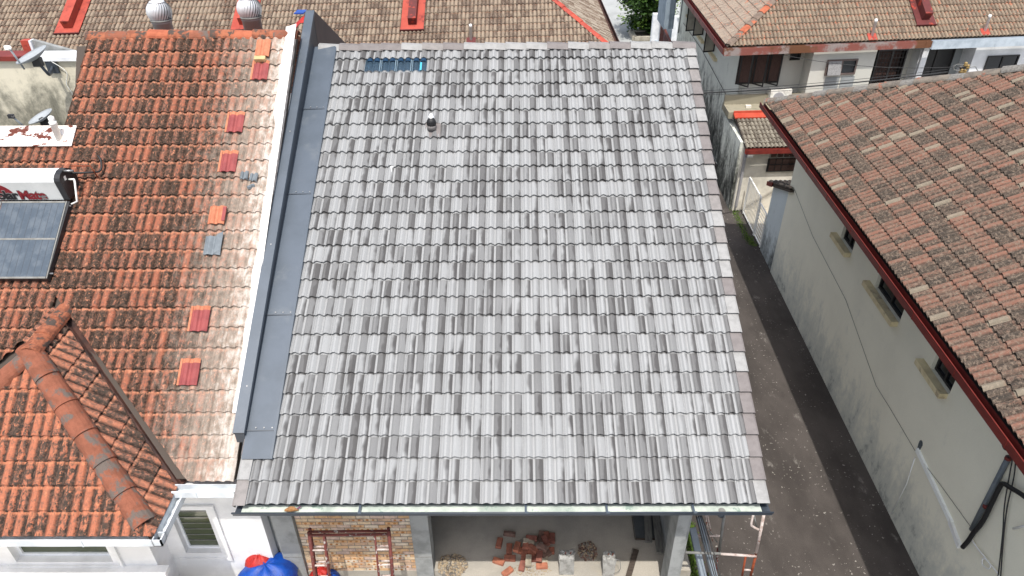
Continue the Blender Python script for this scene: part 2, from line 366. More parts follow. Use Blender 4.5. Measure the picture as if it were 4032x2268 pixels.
A('curtain', srgb(96, 72, 64), srgb(80, 58, 52), 7, .8, stretch=(6, 6, 1)); A('frosted', srgb(170, 168, 166), srgb(140, 138, 138), 22, .5)
A('sill_yellow', srgb(222, 208, 168, 1), srgb(206, 190, 150, 1), 5, .85, c3=srgb(176, 158, 130, 1), sc3=4)
A('yellow_pipe', srgb(188, 176, 104), srgb(170, 158, 92), 5, .6)
A('aircon_white', srgb(230, 228, 220), srgb(214, 210, 200), 3, .6, c3=srgb(180, 110, 66), sc3=7, lo3=.66, hi3=.7)
A('moss', srgb(92, 112, 40), srgb(66, 84, 30), 12, .95, bump=1.0, fine=.4)
A('leaf_green', srgb(66, 98, 34), srgb(44, 72, 24), 3, .5, fine=.2); A('leaf_light', srgb(120, 150, 56), srgb(94, 128, 44), 3, .5)
A('bark', srgb(88, 74, 60), srgb(70, 58, 48), 9, .9, bump=.5)
A('kerb', srgb(200, 192, 176), srgb(176, 168, 152), 5, .9)
A('rail_brown', srgb(112, 58, 48), srgb(92, 46, 40), 5, .7); A('blue_wall', srgb(170, 186, 198), srgb(150, 166, 178), 2, .85)
A('dry_leaf', srgb(176, 130, 82), srgb(140, 96, 58), 20, .7); A('purple', srgb(130, 70, 110)); A('paper', srgb(240, 240, 238))
A('stone_grey', srgb(160, 152, 140), srgb(120, 112, 104), 9, .9, bump=.4); A('stone_tan', srgb(200, 180, 150), srgb(170, 150, 124), 9, .9, bump=.4)
A('cream_wall', srgb(226, 220, 206), srgb(214, 208, 194), 1.5, .85, fine=.05)
A('sunny_yard', srgb(206, 198, 180), srgb(190, 182, 164), 2, .9, c3=srgb(120, 120, 110), sc3=3)
def redbrick(i, c): A('red_brick%d' % i, srgb(*c), srgb(*[int(x * .82) for x in c]), 9, .9, bump=.6, fine=.3)
for i, c in enumerate(((186, 118, 94), (166, 106, 90), (150, 118, 104), (204, 130, 100), (206, 192, 168))): redbrick(i, c)
for i, c in enumerate(((222, 196, 162), (216, 176, 134), (214, 188, 170), (204, 172, 144), (224, 208, 186), (214, 172, 128))):
    A('pale_brick%d' % i, srgb(*c, .9), srgb(*[int(x * .86) for x in c], .9), 14, .9, bump=.5, fine=.2)
A('frog', srgb(200, 142, 88), srgb(186, 126, 74), 14, .9)
# clear blue-tinted roof tile
k = N('glass_tile'); k.b.inputs['Base Color'].default_value = (.12, .2, .28, 1); k.b.inputs['Roughness'].default_value = .12
k.b.inputs['Alpha'].default_value = .3; MAT['glass_tile'] = k.m
k = N('window_glass'); k.b.inputs['Base Color'].default_value = srgb(84, 92, 66); k.b.inputs['Roughness'].default_value = .05
k.b.inputs['Specular IOR Level'].default_value = .8; MAT['window_glass'] = k.m
k = N('dark_glass'); k.b.inputs['Base Color'].default_value = (.012, .014, .018, 1); k.b.inputs['Roughness'].default_value = .1; MAT['dark_glass'] = k.m
def stained(name, c, dk, axis, foot, height, amount=.5, seed=0, mouldc=(.02, .022, .02, 1), top=None):
    """painted wall with grime whose blotches run down it; stronger near the foot"""
    k = N(name); v = k.vec('ADD', k.pos, (seed, seed * 2, 0)); s = k.vec('MULTIPLY', v, (1.3, 1.3, .6))
    z = k.vec('DOT_PRODUCT', k.pos, (0, 0, 1))
    base = k.mix(k.ss(k.noise(v, .8, 5), .35, .7), c, tuple(x * .94 for x in c[:3]) + (1,))
    low = k.ss(z, foot + height, foot, 0, 1)
    a = k.noise(s, 1.6, 8, .7, .4); b = k.noise(v, 5, 8, .75)
    m = k.math('ADD', k.math('MULTIPLY', low, .3), k.math('MULTIPLY_ADD', b, .35, k.math('MULTIPLY', a, .65)))
    c1 = k.mix(k.ss(m, .56, .82, 0, amount), base, dk)
    c1 = k.mix(k.ss(m, .80, .9, 0, amount), c1, mouldc)
    g = k.math('MULTIPLY_ADD', k.noise(k.pos, 40, 3, .7), .12, .94)
    c1 = k.mix(1.0, c1, k.comb(g, g, g), 'MULTIPLY'); k.bump(b, .15, .01)
    MAT[name] = k.done(c1, .88, 0, .25)
stained('right_wall', srgb(238, 234, 214, 1), srgb(176, 180, 174, 1), 0, 0, 2.4, .6, 3, mouldc=srgb(140, 144, 138))
stained('annex_wall', srgb(206, 214, 214, 1), srgb(110, 112, 108), 0, 0, 2.2, .8, 11, mouldc=srgb(50, 50, 46))
stained('rear_side_wall', srgb(224, 226, 214, 1), srgb(96, 98, 92), 0, .2, 4.2, 1.0, 5, mouldc=srgb(34, 34, 32))
stained('rear_front', srgb(212, 210, 200), srgb(176, 174, 164), 1, 2.5, 1.5, .6, 2)
stained('dish_wall', srgb(222, 214, 192, .9), srgb(132, 130, 116), 1, 7.0, 2.6, .95, 8, mouldc=srgb(84, 84, 74))
stained('slab_mould', srgb(176, 168, 146), srgb(96, 92, 78), 1, 2.4, 1.2, .8, 8, mouldc=srgb(50, 50, 42))
OLD = dict(base=srgb(180, 112, 88), mid=srgb(136, 100, 86), dark=srgb(76, 66, 58), bright=srgb(226, 154, 120), a0=.38, a1=.5, b0=.48, b1=.56, trough=.12, s1=11, su=1.8, s2=13, c0=.55, c1=.6, cv=.85, bump=.9, v3=.2, vt=.07, vh=.26, deep=srgb(56, 48, 42), dv=.85, speck=srgb(128, 98, 84), k0=.5, top=.8)

# ------------------------------------------------------------------ setting: ground, alley, street
g = G(); g.v = [Vector(p) for p in ((-80, -30, -.02), (80, -30, -.02), (80, 160, -.02), (-80, 160, -.02))]; g.f = [(0, 1, 2, 3)]
o = g.out('ground', MAT['street']); o['kind'] = 'structure'
g = G(); g.v = [Vector(p) for p in ((2.6, -6, .0), (8.25, -6, 0), (8.6, 24.8, 0), (8.75, 40, 0), (2.6, 40, 0))]; g.f = [(0, 1, 2, 3, 4)]
o = g.out('alley', MAT['asphalt']); o['kind'] = 'structure'

# ------------------------------------------------------------------ grey-roofed house
TH = R(28.24); EX = Vector((1, 0, 0)); ES = Vector((0, math.cos(TH), math.sin(TH))); EN = EX.cross(ES)
O1 = Vector((-3.84, 6.60, 4.866)); W1, E1 = .3, .3248
house = thing('terrace_house', 'end terrace house under renovation, new grey tiled roof in the middle of the photo', 'house', (-.3, 10, 0))
def rp(u, v, h=0): return O1 + EX * u + ES * v + EN * h
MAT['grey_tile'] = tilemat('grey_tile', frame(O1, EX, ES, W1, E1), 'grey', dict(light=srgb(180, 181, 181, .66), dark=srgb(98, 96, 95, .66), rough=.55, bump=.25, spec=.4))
L1 = 27 * E1
glass = {(i, 25) for i in range(0)}
sky_cols = range(3, 7)
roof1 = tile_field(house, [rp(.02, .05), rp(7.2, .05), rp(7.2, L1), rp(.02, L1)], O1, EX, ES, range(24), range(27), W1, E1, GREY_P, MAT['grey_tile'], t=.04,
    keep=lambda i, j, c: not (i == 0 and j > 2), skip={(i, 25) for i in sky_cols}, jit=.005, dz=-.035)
gv, gf = tile_geo(GREY_P, W1, E1, EX, ES, EN)
gm = bpy.data.meshes.new('glass_tile'); gm.from_pydata([tuple(p) for p in gv], [], gf); gm.materials.append(MAT['glass_tile'])
for i in sky_cols: put(bpy.data.objects.new('glass_tile', gm), roof1, rp(i * W1, 25 * E1, .004))
g = G(); p = rp(3 * W1, 25 * E1, -.028); g.ext([(0, 0), (4 * W1, 0), (4 * W1, .006), (0, .006)], p, p + ES * E1, EX, EN)
A('crest_blue', srgb(30, 66, 96), srgb(24, 54, 82), 8, .3); A('cyan_strip', srgb(90, 200, 226), rough=.3)
A('skylight_blue', srgb(10, 20, 32), srgb(14, 30, 48), 3, .3, c3=srgb(30, 70, 110), sc3=2, lo3=.6, hi3=.7, stretch=(6, 1, 1))
g.out('skylight_lining', MAT['skylight_blue'], roof1)
A('clear_edge', srgb(150, 170, 182), srgb(120, 146, 166), 20, .3)
for i in range(1, 4):
    p = rp((3 + i) * W1 - .012, 25 * E1, .048); G().ext([(0, 0), (.012, 0), (.012, .006), (0, .006)], p, p + ES * (E1 - .03), EX, EN).out('clear_rib', MAT['clear_edge'], roof1)
    p = rp((3 + i) * W1 + .02, 25 * E1, .04); G().ext([(0, 0), (.008, 0), (.008, .006), (0, .006)], p, p + ES * (E1 - .03), EX, EN).out('clear_rib', MAT['clear_edge'], roof1)
for i in range(8):
    p = rp(3 * W1 + .09 + i * .15 - (.01 if i % 2 else 0), 25 * E1 + .245, .078); G().ext([(-.05, -.02), (-.02, 0), (.02, 0), (.05, -.02)], p, p + ES * .07, EX, EN).out('blue_crest', MAT['crest_blue'], roof1)
p = rp(6 * W1 + .17, 25 * E1 + .02, .05); G().ext([(0, 0), (.035, 0), (.035, .006), (0, .006)], p, p + ES * .2, EX, EN).out('bright_reflection', MAT['cyan_strip'], roof1)
# far slope of the roof
g = G(); RY = O1.y + L1 * math.cos(TH); RZ = O1.z + L1 * math.sin(TH)
a, b = Vector((-3.9, RY + .1, RZ)), Vector((3.36, RY + .1, RZ)); s = Vector((0, 1, -.54)) * 6
g.v = [a, b, b + s, a + s, a + Vector((0, 0, -.1)), b + Vector((0, 0, -.1)), b + s + Vector((0, 0, -.1)), a + s + Vector((0, 0, -.1))]
g.f = [(0, 1, 2, 3), (7, 6, 5, 4), (0, 4, 5, 1), (1, 5, 6, 2), (2, 6, 7, 3), (3, 7, 4, 0)]
g.out('far_slope', MAT['cap_grey1'], house)
# ridge caps and verge caps
gc = [MAT['cap_grey0'], MAT['cap_grey1'], MAT['cap_grey2'], MAT['cap_grey1'], MAT['cap_grey0']]
top = Vector((0, RY, RZ + .085))
random.seed(3)
p0 = Vector((3.50, top.y, top.z)); p1 = Vector((-3.84, top.y, top.z))
d = p1 - p0
for i in range(18):
    a = p0 + d * (i / 18.); b = p0 + d * ((i + 1) / 18.) + Vector((-.05, 0, 0))
    g = G(); g.ext([(x * .13, y * .11) for x, y in CAP], a + Vector((0, 0, -.012)), b + Vector((0, 0, .014)), Vector((0, -1, 0)), Vector((0, 0, 1)))
    g.out('ridge_cap', gc[random.randrange(5)], house)
VC = [(0, .018), (.155, .018), (.182, .004), (.188, -.12), (.174, -.12), (.168, -.004), (.15, .004), (0, .004)]
for j in range(27):
    a = rp(7.150, j * E1 - .0, .068); b = rp(7.145, (j + 1) * E1 + .04, .022)
    g = G(); g.ext(VC, a, b, EX, EN); g.out('verge_cap', gc[random.randrange(5)], house)
for j in range(3):
    a = rp(-.0, j * .36 - .02, .055); b = rp(-.0, (j + 1) * .36 + .04, .025)
    g = G(); g.ext([(-x, y) for x, y in VC][::-1], a + Vector((.02, 0, 0)), b + Vector((.02, 0, 0)), EX, EN); g.out('verge_cap', gc[(j + 2) % 3], house)
# flashing pan and parapet
PX = -3.98
v0 = 2 * E1 - .02
g = G(); g.ext([(PX - O1.x, .07), (.275, .088), (.295, .08), (.305, .01), (.311, .01), (.305, .084), (.275, .094), (PX - O1.x, .076)], rp(0, v0), rp(0, L1 - .02), EX, EN)
pan = g.out('valley_flashing', MAT['slate_metal'], house)
for q in (.20, .435, .72, .95):
    a = rp(0, v0 + (L1 - v0) * (1 - q), .096); g = G(); g.ext([(PX - O1.x + .005, 0), (.27, 0), (.27, .003), (PX - O1.x + .005, .003)], a, a + ES * .012, EX, EN); g.out('seam', MAT['slate_dark'], pan)
    for s in (.0, .12, .24):
        g = G(); g.lathe([(.012, 0), (.010, .008)], rp(s, v0 + (L1 - v0) * (1 - q) + .05, .092), EN, 8); g.out('screw', MAT['steel'], pan)
yb, zb, yt, zt = 7.40, 5.48, 14.67, 9.66; ye = 20.
zpar = lambda y: zb + (y - yb) * (zt - zb) / (yt - yb) if y < yt else zt - (y - yt) * .55
g = G(); sec = [(yb, zb - .20), (yb, zb), (yt, zt), (ye, zpar(ye)), (ye, zpar(ye) - 1.2), (yt, zt - 1.1)]
x0, x1 = PX - .14, PX
v = [Vector((x0, y, z)) for y, z in sec] + [Vector((x1, y, z)) for y, z in sec]
nn = len(sec); g.v = v; g.f = [tuple(range(nn)), tuple(range(nn, 2 * nn))[::-1]] + [(i, nn + i, nn + (i + 1) % nn, (i + 1) % nn) for i in range(nn)]
par = g.out('parapet', MAT['slate_dark'], house)
dv = Vector((0, yt - yb, zt - zb)).normalized(); nv = Vector((0, -dv.z, dv.y))
g = G(); g.ext([(-.15, .0), (.006, .0), (.006, -.05), (.012, -.05), (.012, .012), (-.156, .012), (-.156, -.05), (-.15, -.05)], Vector((PX, yb - .012, zb)), Vector((PX, yt, zt)), EX, nv)
g.out('parapet_capping', MAT['slate_metal'], par)
g = G(); g.v = [Vector((PX + .004, y, z)) for y, z in ((yt - .1, zt - .12), (yt, zt + .01), (ye, zpar(ye)), (ye, zpar(ye) - 1.2), (yt - .1, zt - 1.1))] ; g.f = [(4, 3, 2, 1, 0)]
g.out('parapet_cladding', MAT['brown_metal'], par)
for y in (8.0, 10.1, 12.1, 13.5):
    g = G(); g.lathe([(.016, 0), (.012, .012)], Vector((PX - .06, y, zpar(y) + .01)), nv, 8); g.out('screw', MAT['steel'], par)
# gutter: channel with pale inside, hangers, outlet
GZ = 4.84; GY0, GY1 = 6.475, 6.65
gut = G().ext([(0, 0), (.01, 0), (.012, -.045), (.05, -.065), (.2, -.065), (.2, .0), (.21, 0), (.21, -.075), (.045, -.075), (.002, -.052)], Vector((-3.99, GY0, GZ)), Vector((3.52, GY0, GZ)), Vector((0, 1, 0)), Vector((0, 0, 1))).out('gutter', MAT['slate_dark'], house)
g = G().box((-.25, GY0 + .108, GZ - .058), (7.3, .17, .004)); g.out('gutter_lining', MAT['gutter_in'], gut)
g = G().tube([(-4.0, GY0 + .004, GZ + .002), (3.53, GY0 + .004, GZ + .002)], .014, 8); g.out('gutter_lip', MAT['slate_dark'], gut, True)
for x in (-2.13, -.83, .50, 1.83):
    pass
for px in (1418, 2070, 2388, 2728):
    p = at(px, 2010, Y=GY0 + .08)
    g = G().box((p.x, GY0 + .085, GZ + .004), (.03, .18, .012)); g.box((p.x + .012, GY0 - .0, GZ + .01), (.05, .02, .03)); g.out('gutter_hanger', MAT['slate_metal'], gut)
p = at(2842, 2010, Y=GY0 + .09)
g = G().lathe([(.05, 0), (.05, .003)], (p.x, GY0 + .08, GZ - .055), n=20); g.out('gutter_outlet', MAT['zinc'], gut)
g = G().lathe([(.052, -.16), (.052, -.1)], (p.x, GY0 + .09, GZ), n=20); g.out('outlet_spigot', MAT['slate_dark'], gut, True)
# walls, columns, floor under the eave
FZ = 2.1; BY = 7.45
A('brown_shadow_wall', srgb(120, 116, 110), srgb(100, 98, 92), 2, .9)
G().bb((-4.0, BY, .0), (2.95, 14.2, FZ)).out('floor_slab', MAT['slab'], house)
G().bb((-1.0, 4.2, 1.9), (2.55, BY, FZ - .002)).out('balcony_slab', MAT['slab'], house)  # unseen near part extended towards the camera to bounce sunlight into the bay
G().bb((-4.0, 3.2, 1.2), (-1.001, BY - .051, 1.35)).out('lower_landing', MAT['slab'], house)  # left side likewise carried out of view as a bounce surface
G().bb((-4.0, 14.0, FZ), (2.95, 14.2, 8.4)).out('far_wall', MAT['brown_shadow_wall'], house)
wy = [(7.2, 4.86), (14.0, 8.5), (14.0, FZ), (7.2, FZ)]
def slabx(name, m, xa, xb, poly, parent):
    n_ = len(poly); g = G(); g.v = [Vector((xa, y, z)) for y, z in poly] + [Vector((xb, y, z)) for y, z in poly]
    g.f = [tuple(range(n_)), tuple(range(n_, 2 * n_))[::-1]] + [(i, n_ + i, n_ + (i + 1) % n_, (i + 1) % n_) for i in range(n_)]
    return g.out(name, m, parent)
sw = slabx('side_wall', MAT['concrete'], 2.56, 2.61, [(7.3, 4.9), (14.0, 8.5), (14.0, 0), (7.3, 0)], house)
G().bb((2.40, 6.35, FZ - .8), (2.62, 6.6, 4.62)).out('corner_column', MAT['concrete'], house) if 0 else None
slabx('left_party_wall', MAT['concrete'], -4.11, -3.985, [(7.6, 5.3), (14.3, 9.2), (19, 6.9), (19, 0), (7.6, 0)], house)
# brick infill between two concrete columns
c0 = at(1110, 2100, Y=BY - .05); c1 = at(1172, 2100, Y=BY - .05); c2 = at(1650, 2100, Y=BY - .05); c3 = at(1697, 2100, Y=BY - .05)
for a, b in ((at(1080, 2080, Y=BY - .05).x, at(1160, 2080, Y=BY - .05).x), (at(1617, 2080, Y=BY - .05).x, at(1688, 2080, Y=BY - .05).x)):
    G().bb((a, BY - .05, .0), (b, BY + .22, 4.7)).out('column', MAT['concrete'], house)
    for z in (2.55, 3.7): G().bb((a - .001, BY - .054, z), (b + .001, BY - .049, z + .008)).out('formwork_line', MAT['mortar'], house)
xa, xb = at(1160, 2080, Y=BY - .05).x + .02, at(1617, 2080, Y=BY - .05).x
bw = G().bb((xa - .02, BY + .012, .5), (xb, BY + .2, 4.75)).out('brick_wall', MAT['mortar'], house)
bms = []
for i in range(6):
    me = bpy.data.meshes.new('brick'); g = G().box((0, 0, 0), (.213, .1, .062)); me.from_pydata([tuple(p) for p in g.v], [], g.f); me.materials.append(MAT['pale_brick%d' % i]); bms.append(me)
fgm = {}
random.seed(11)
cnt = 0
for r in range(32):
    z = 4.05 - r * .077; x = xa - (r % 2) * .11 - .02
    while x < xb:
        a, b = max(x, xa), min(x + .213, xb)
        if b - a > .05 and cnt < 300:
            cnt += 1; q = random.randrange(6); pr = random.uniform(-.004, .006)
            if b - a > .2: o = bpy.data.objects.new('brick', bms[q]); put(o, bw, ((a + b) / 2, BY + .058 - pr, z + random.uniform(-.003, .003))); o.rotation_euler = (0, random.uniform(-.012, .012), 0)
            else: G().box(((a + b) / 2, BY + .058 - pr, z), (b - a, .1, .062)).out('brick', MAT['pale_brick%d' % q], bw)
            if random.random() < .42 and b - a > .2:
                for s in (-.05, .045):
                    k = random.uniform(.02, .027); G().lathe([(k, 0), (k * .8, .002)], ((a + b) / 2 + s, BY + .0075 - pr, z), (0, -1, 0), 8).out('perforation', MAT['frog'], bw)
        x += .225
# ------------------------------------------------------------------ old terracotta-roofed house on the left
T2 = R(34.1); ES2 = Vector((0, math.cos(T2), math.sin(T2))); EN2 = EX.cross(ES2)
XR = -4.14; O2 = Vector((XR - 27 * .3, 7.03, 4.85)); E2 = .338
old = thing('old_house', 'old terrace house with weathered orange clay tiles, left of the grey roof', 'house', (-6, 9, 0))
def op(x, v, h=0): return Vector((x, O2.y, O2.z)) + ES2 * v + EN2 * h
OLDA = dict(OLD); OLDA.update(rough=.95, spec=.08, wu=27 * .3 - .1, white=srgb(206, 190, 174))
MAT['old_tile'] = tilemat('old_tile', frame(O2, EX, ES2, .3, E2), 'old', OLDA)
P1 = Vector((-7.25, 9.19, 6.31)); P2 = Vector((-7.2, 8.2, 6.31)); EVZ = 4.68
VR = Vector((-5.0, 7.12, EVZ)); VL = Vector((-9.5, 7.12, EVZ)); FR = Vector((-5.03, 6.22, EVZ)); FL = Vector((-9.47, 6.22, EVZ))
ux = Vector((0, 0, 1))
nr = ux.cross(P1 - VR).normalized(); nr = nr if nr.y > 0 else -nr
nl = ux.cross(P1 - VL).normalized(); nl = nl if nl.y > 0 else -nl
VLs, VRs = P1 + (VR - P1) * 1.3, 0
def keepo(i, j, c):
    if c.x < -8.04 and j >= 18: return False
    return True
lv = 24.3 * E2
deck = [op(-4.14, 0.05), op(-4.14, lv), op(-8.04, lv), op(-8.04, 18 * E2), op(-12.2, 18 * E2), op(-12.2, 2), op(-9.5, .05), P1 + Vector((0, .02, 0)), op(-5.0, .05)]
# two half fields, parted at the ridge of the bay, so that each is trimmed along its own valley
def both(side):
    if side > 0: return [((P1 + nr * .05), nr)]
    return [((P1 + nl * .05), nl)]
roof2 = tile_field(old, deck, O2, EX, ES2, range(16, 27), range(24), .3, E2, OLD_P, MAT['old_tile'], keep=keepo, planes=both(1), maxn=240, t=.026, jit=.008)
roof2b = tile_field(old, [op(-8.1, 7, -.05), op(-8.1, 8, -.05), op(-8.3, 8, -.05)], O2, EX, ES2, range(0, 16), range(24), .3, E2, OLD_P, MAT['old_tile'],
    keep=lambda i, j, c: keepo(i, j, c), planes=both(-1), maxn=160, t=.026, jit=.008)
# bay roof: front plane and right plane
esf = Vector((0, P2.y - FR.y, P2.z - FR.z)).normalized(); esr = Vector((P2.x - FR.x, 0, P2.z - FR.z)).normalized()
hr = ux.cross(P2 - FR).normalized(); hr = hr if hr.x < 0 else -hr     # keep side of the front plane
hl = ux.cross(P2 - FL).normalized(); hl = hl if hl.x > 0 else -hl
Of = Vector((FR.x - 16 * .3, FR.y, FR.z)); Ef = (P2 - FR).dot(esf) / 7.55
OLDB = dict(OLD); OLDB.update(a0=.5, a1=.6, b0=.5, b1=.6, bright=srgb(228, 148, 110), base=srgb(200, 124, 94), seed=4)
MAT['bay_tile'] = tilemat('bay_tile', frame(Of, EX, esf, .3, Ef), 'old', OLDB)
tile_field(old, [FL, FR, P2], Of, EX, esf, range(0, 17), range(8), .3, Ef, OLD_P, MAT['bay_tile'], planes=[(FR, hr), (FL, hl)], t=.026, jit=.006, name='bay_roof')
EY = Vector((0, 1, 0)); Or = Vector((FR.x, FR.y - .0, FR.z)); Er = (P2 - FR).dot(esr) / 7.5
MAT['bay_side_tile'] = tilemat('bay_side_tile', frame(Or, EY, esr, .3, Er), 'old', dict(OLD, base=srgb(196, 128, 100), seed=9))
nrr = -nr
tile_field(old, [FR, VR, P1, P2], Or, EY, esr, range(0, 11), range(8), .3, Er, OLD_P, MAT['bay_side_tile'], planes=[(FR, -hr), (P1 + nrr * .06, nrr)], t=.026, jit=.006, name='bay_side_roof')
G().ext([(-.1, .03), (-.04, .04), (0, .0), (.04, .04), (.1, .03), (0, -.02)], VR + Vector((0.02, 0, -.0)), P1 + Vector((0, 0, .0)), (VR - P1).cross(ux).normalized(), ux).out('valley_gutter', MAT['valley_metal'], old)
random.seed(5)
mc = MAT['cap_terracotta']
HS = [(x, y) for x, y in RCAP]
caps(old, 'hip_cap', FR + Vector((-.12, .12, .16)), P2 + Vector((0, 0, .12)), 6, mc, .17, .15, HS, lift=.03, over=.08, mj=.02)
caps(old, 'hip_cap', FL + Vector((.05, .05, .12)), P2 + Vector((-.02, 0, .10)), 7, mc, .16, .14, HS, lift=.03, over=.08, mj=.02)
caps(old, 'ridge_cap', P2 + Vector((0, -.05, .14)), P1 + Vector((0, .12, .12)), 3, MAT['cap_old'], .16, .14, HS, lift=.02, over=.06)
# ridge of the main old roof
rt2 = op(0, 24 * E2 + .08); 
caps(old, 'ridge_cap', Vector((-8.1, rt2.y + .02, rt2.z + .06)), Vector((-4.16, rt2.y + .02, rt2.z + .06)), 10, [MAT['cap_old'], MAT['cap_terracotta'], MAT['cap_old'], MAT['cap_orange']], .15, .12, HS, lift=.02, mj=.03)
g = G(); a, b = Vector((-8.05, rt2.y, rt2.z)), Vector((-4.14, rt2.y, rt2.z)); s = Vector((0, 4, -2.4))
g.v = [a, b, b + s, a + s, a + Vector((0, 0, -.1)), b + Vector((0, 0, -.1)), b + s + Vector((0, 0, -.1)), a + s + Vector((0, 0, -.1))]
g.f = [(0, 1, 2, 3), (7, 6, 5, 4), (0, 4, 5, 1), (1, 5, 6, 2), (2, 6, 7, 3), (3, 7, 4, 0)]; g.out('far_slope', MAT['cap_old'], old)
# white mortar fillet against the parapet
g = G(); random.seed(2); n_ = 50; pts = []
for i in range(n_ + 1):
    v = 1.0 + (24.6 * E2 - 1.0) * i / n_; w_ = .15 + .012 * math.sin(i * .9) + random.uniform(-.012, .012) + (.05 if i > 36 else 0)
    pts.append((op(PX - .14, v, .13), op(PX - .15 - w_ * .5, v, .08), op(PX - .15 - w_, v, .048), op(PX - .15 - w_, v, .0)))
for i in range(n_):
    a = pts[i]; b = pts[i + 1]
    for k_ in range(3): g.add([a[k_], a[k_ + 1], b[k_ + 1], b[k_]], [(0, 1, 2, 3)])
g.add(list(pts[0]), [(0, 1, 2, 3)])
g.out('mortar_fillet', MAT['white_chalk'], old)
# side wall of the old roof, lower-left, rusty flashing, well behind it
slabx('gable_wall', MAT['white_wall'], -8.1, -8.0, [(op(0, 18 * E2).y + .1, op(0, 18 * E2).z - .1), (rt2.y, rt2.z - .1), (rt2.y, 5), (op(0, 18 * E2).y + .1, 5)], old)
fl = lambda x, v, h: op(x, v, h)
v_lo, v_hi = 16.85 * E2, 18.1 * E2
g = G(); g.ext([(0, 0), (v_hi - v_lo, 0), (v_hi - v_lo, .012), (0, .012)], fl(-12.3, v_lo, .07), fl(-7.78, v_lo, .07), ES2, EN2); rf = g.out('rusty_flashing', MAT['rusty_white'], old)
slabx('well_wall', MAT['white_wall'], -12.3, -8.1, [(fl(0, v_hi, .05).y, fl(0, v_hi, .05).z), (fl(0, v_hi, .05).y + .1, fl(0, v_hi, .05).z - .02), (fl(0, v_hi, .05).y + .1, 5), (fl(0, v_hi, .05).y, 5)], old)
G().lathe([(.055, 0), (.055, .3), (.062, .3), (.062, .36), (.045, .36), (.05, .38), (.05, .44), (.02, .46)], onp(232, 545, op(0, v_lo + .2, .08), EN2) + Vector((0, 0, -.05)), n=20).out('vent_pipe', MAT['pvc'], rf, True)
# eaves: white gutters
def gutter_run(name, p0, p1, outw, m, parent, h=.15, w_=.15, z=0, seam=()):
    p0 = Vector(p0); p1 = Vector(p1); ow = Vector(outw).normalized()
    o = G().ext([(0, 0), (0, -.012), (w_ - .02, -.012 - .02), (w_ - .02, 0), (w_, 0.0), (w_, -h), (0, -h), (0, -.02), (.0, -.02)][3:8] + [(0, 0), (.012, 0), (.012, -h + .012), (w_ - .02, -h + .012)], p0, p1, ow, ux).out(name, m, parent)
    L = (p1 - p0).length; d = (p1 - p0) / L
    for s in seam: G().box(p0 + d * s + ow * (w_ + .003) + ux * (-h / 2), (.016, .012, h + .004), (d, ow, ux)).out('gutter_strap', m, o)
    return o
gw = MAT['gutter_white']
gz = EVZ - .0
gutter_run('gutter', (-12.2, FR.y + .08, gz), (FR.x + .13, FR.y + .08, gz), (0, -1, 0), gw, old, seam=(3.2, 5.0, 6.2), h=.12)
gutter_run('gutter', (FR.x + .0, FR.y - .07, gz), (FR.x + .0, VR.y, gz), (1, 0, 0), gw, old, h=.12, w_=.13)
gutter_run('gutter', (FR.x, 7.05, gz + .1), (PX - .14, 7.05, gz + .1), (0, -1, 0), gw, old, seam=(.35,), h=.12)
G().bb((-12.2, FR.y + .09, gz - .11), (FR.x, FR.y + .9, gz - .09)).out('soffit', MAT['white_wall'], old)
G().bb((FR.x - .8, FR.y + .1, gz - .135), (FR.x - .002, VR.y + .5, gz - .115)).out('soffit', MAT['white_wall'], old)
G().bb((FR.x, 7.06, gz - .035), (PX - .15, 7.7, gz - .02)).out('soffit', MAT['white_wall'], old)
WY1, WY2 = 6.98, 7.35
def wall_with_hole(name, m, x0, x1, z0, z1, y, t, hole, parent):
    hx0, hx1, hz0, hz1 = hole; g = G()
    for a, b in (((x0, z0), (hx0, z1)), ((hx1, z0), (x1, z1)), ((hx0, z0), (hx1, hz0)), ((hx0, hz1), (hx1, z1))):
        if b[0] - a[0] > .001 and b[1] - a[1] > .001: g.bb((a[0], y, a[1]), (b[0], y + t, b[1]))
    return g.out(name, m, parent)
a0, a1 = at(60, 2205, Y=WY1), at(462, 2196, Y=WY1)
h1 = (a0.x, at(440, 2200, Y=WY1).x, at(240, 2213, Y=WY1).z, 3.75)
wl = wall_with_hole('bay_wall', MAT['white_wall'], -12.2, -5.78, 1.0, gz - .115, WY1, .2, h1, old)
A('window_green', srgb(46, 84, 70), srgb(62, 104, 84), 3, .25); A('window_timber', srgb(96, 72, 40), srgb(70, 52, 30), 3, .4)
def window(parent, x0, x1, z0, z1, y, depth, bars=0, ledge=True, fr=.05):
    wf = G(); 
    for a, b in (((x0, z0), (x0 + fr, z1)), ((x1 - fr, z0), (x1, z1)), ((x0 + fr, z0), (x1 - fr, z0 + fr)), ((x0 + fr, z1 - fr), (x1 - fr, z1))): wf.bb((a[0], y + depth - .05, a[1]), (b[0], y + depth, b[1]))
    wf = wf.out('window', MAT['white_paint'], parent)
    G().bb((x0 + fr, y + depth - .02, z0 + fr), (x1 - fr, y + depth - .01, z1 - fr)).out('pane', MAT['window_glass'], wf)
    for i in range(bars):
        zz = z0 + fr + (z1 - z0 - 2 * fr) * (i + 1) / (bars + 1); G().bb((x0 + fr, y + depth - .035, zz), (x1 - fr, y + depth - .027, zz + .01)).out('bar', MAT['steel'], wf)
    return wf
window(old, h1[0], h1[1], h1[2], h1[3], WY1, .17)
G().bb((h1[0], WY1 + .175, h1[2]), (h1[1], WY1 + .6, h1[2] + .01)).out('inner_sill', MAT['white_wall'], old)
fr_ = [(h1[0] - .16, h1[2] - .12, h1[1] + .16, h1[2] - .06), (h1[1] + .12, h1[2] - .06, h1[1] + .16, 3.9)]
for a in fr_: G().bb((a[0], WY1 - .04, a[1]), (a[2], WY1 - .002, a[3])).out('window_surround', MAT['white_wall'], old)
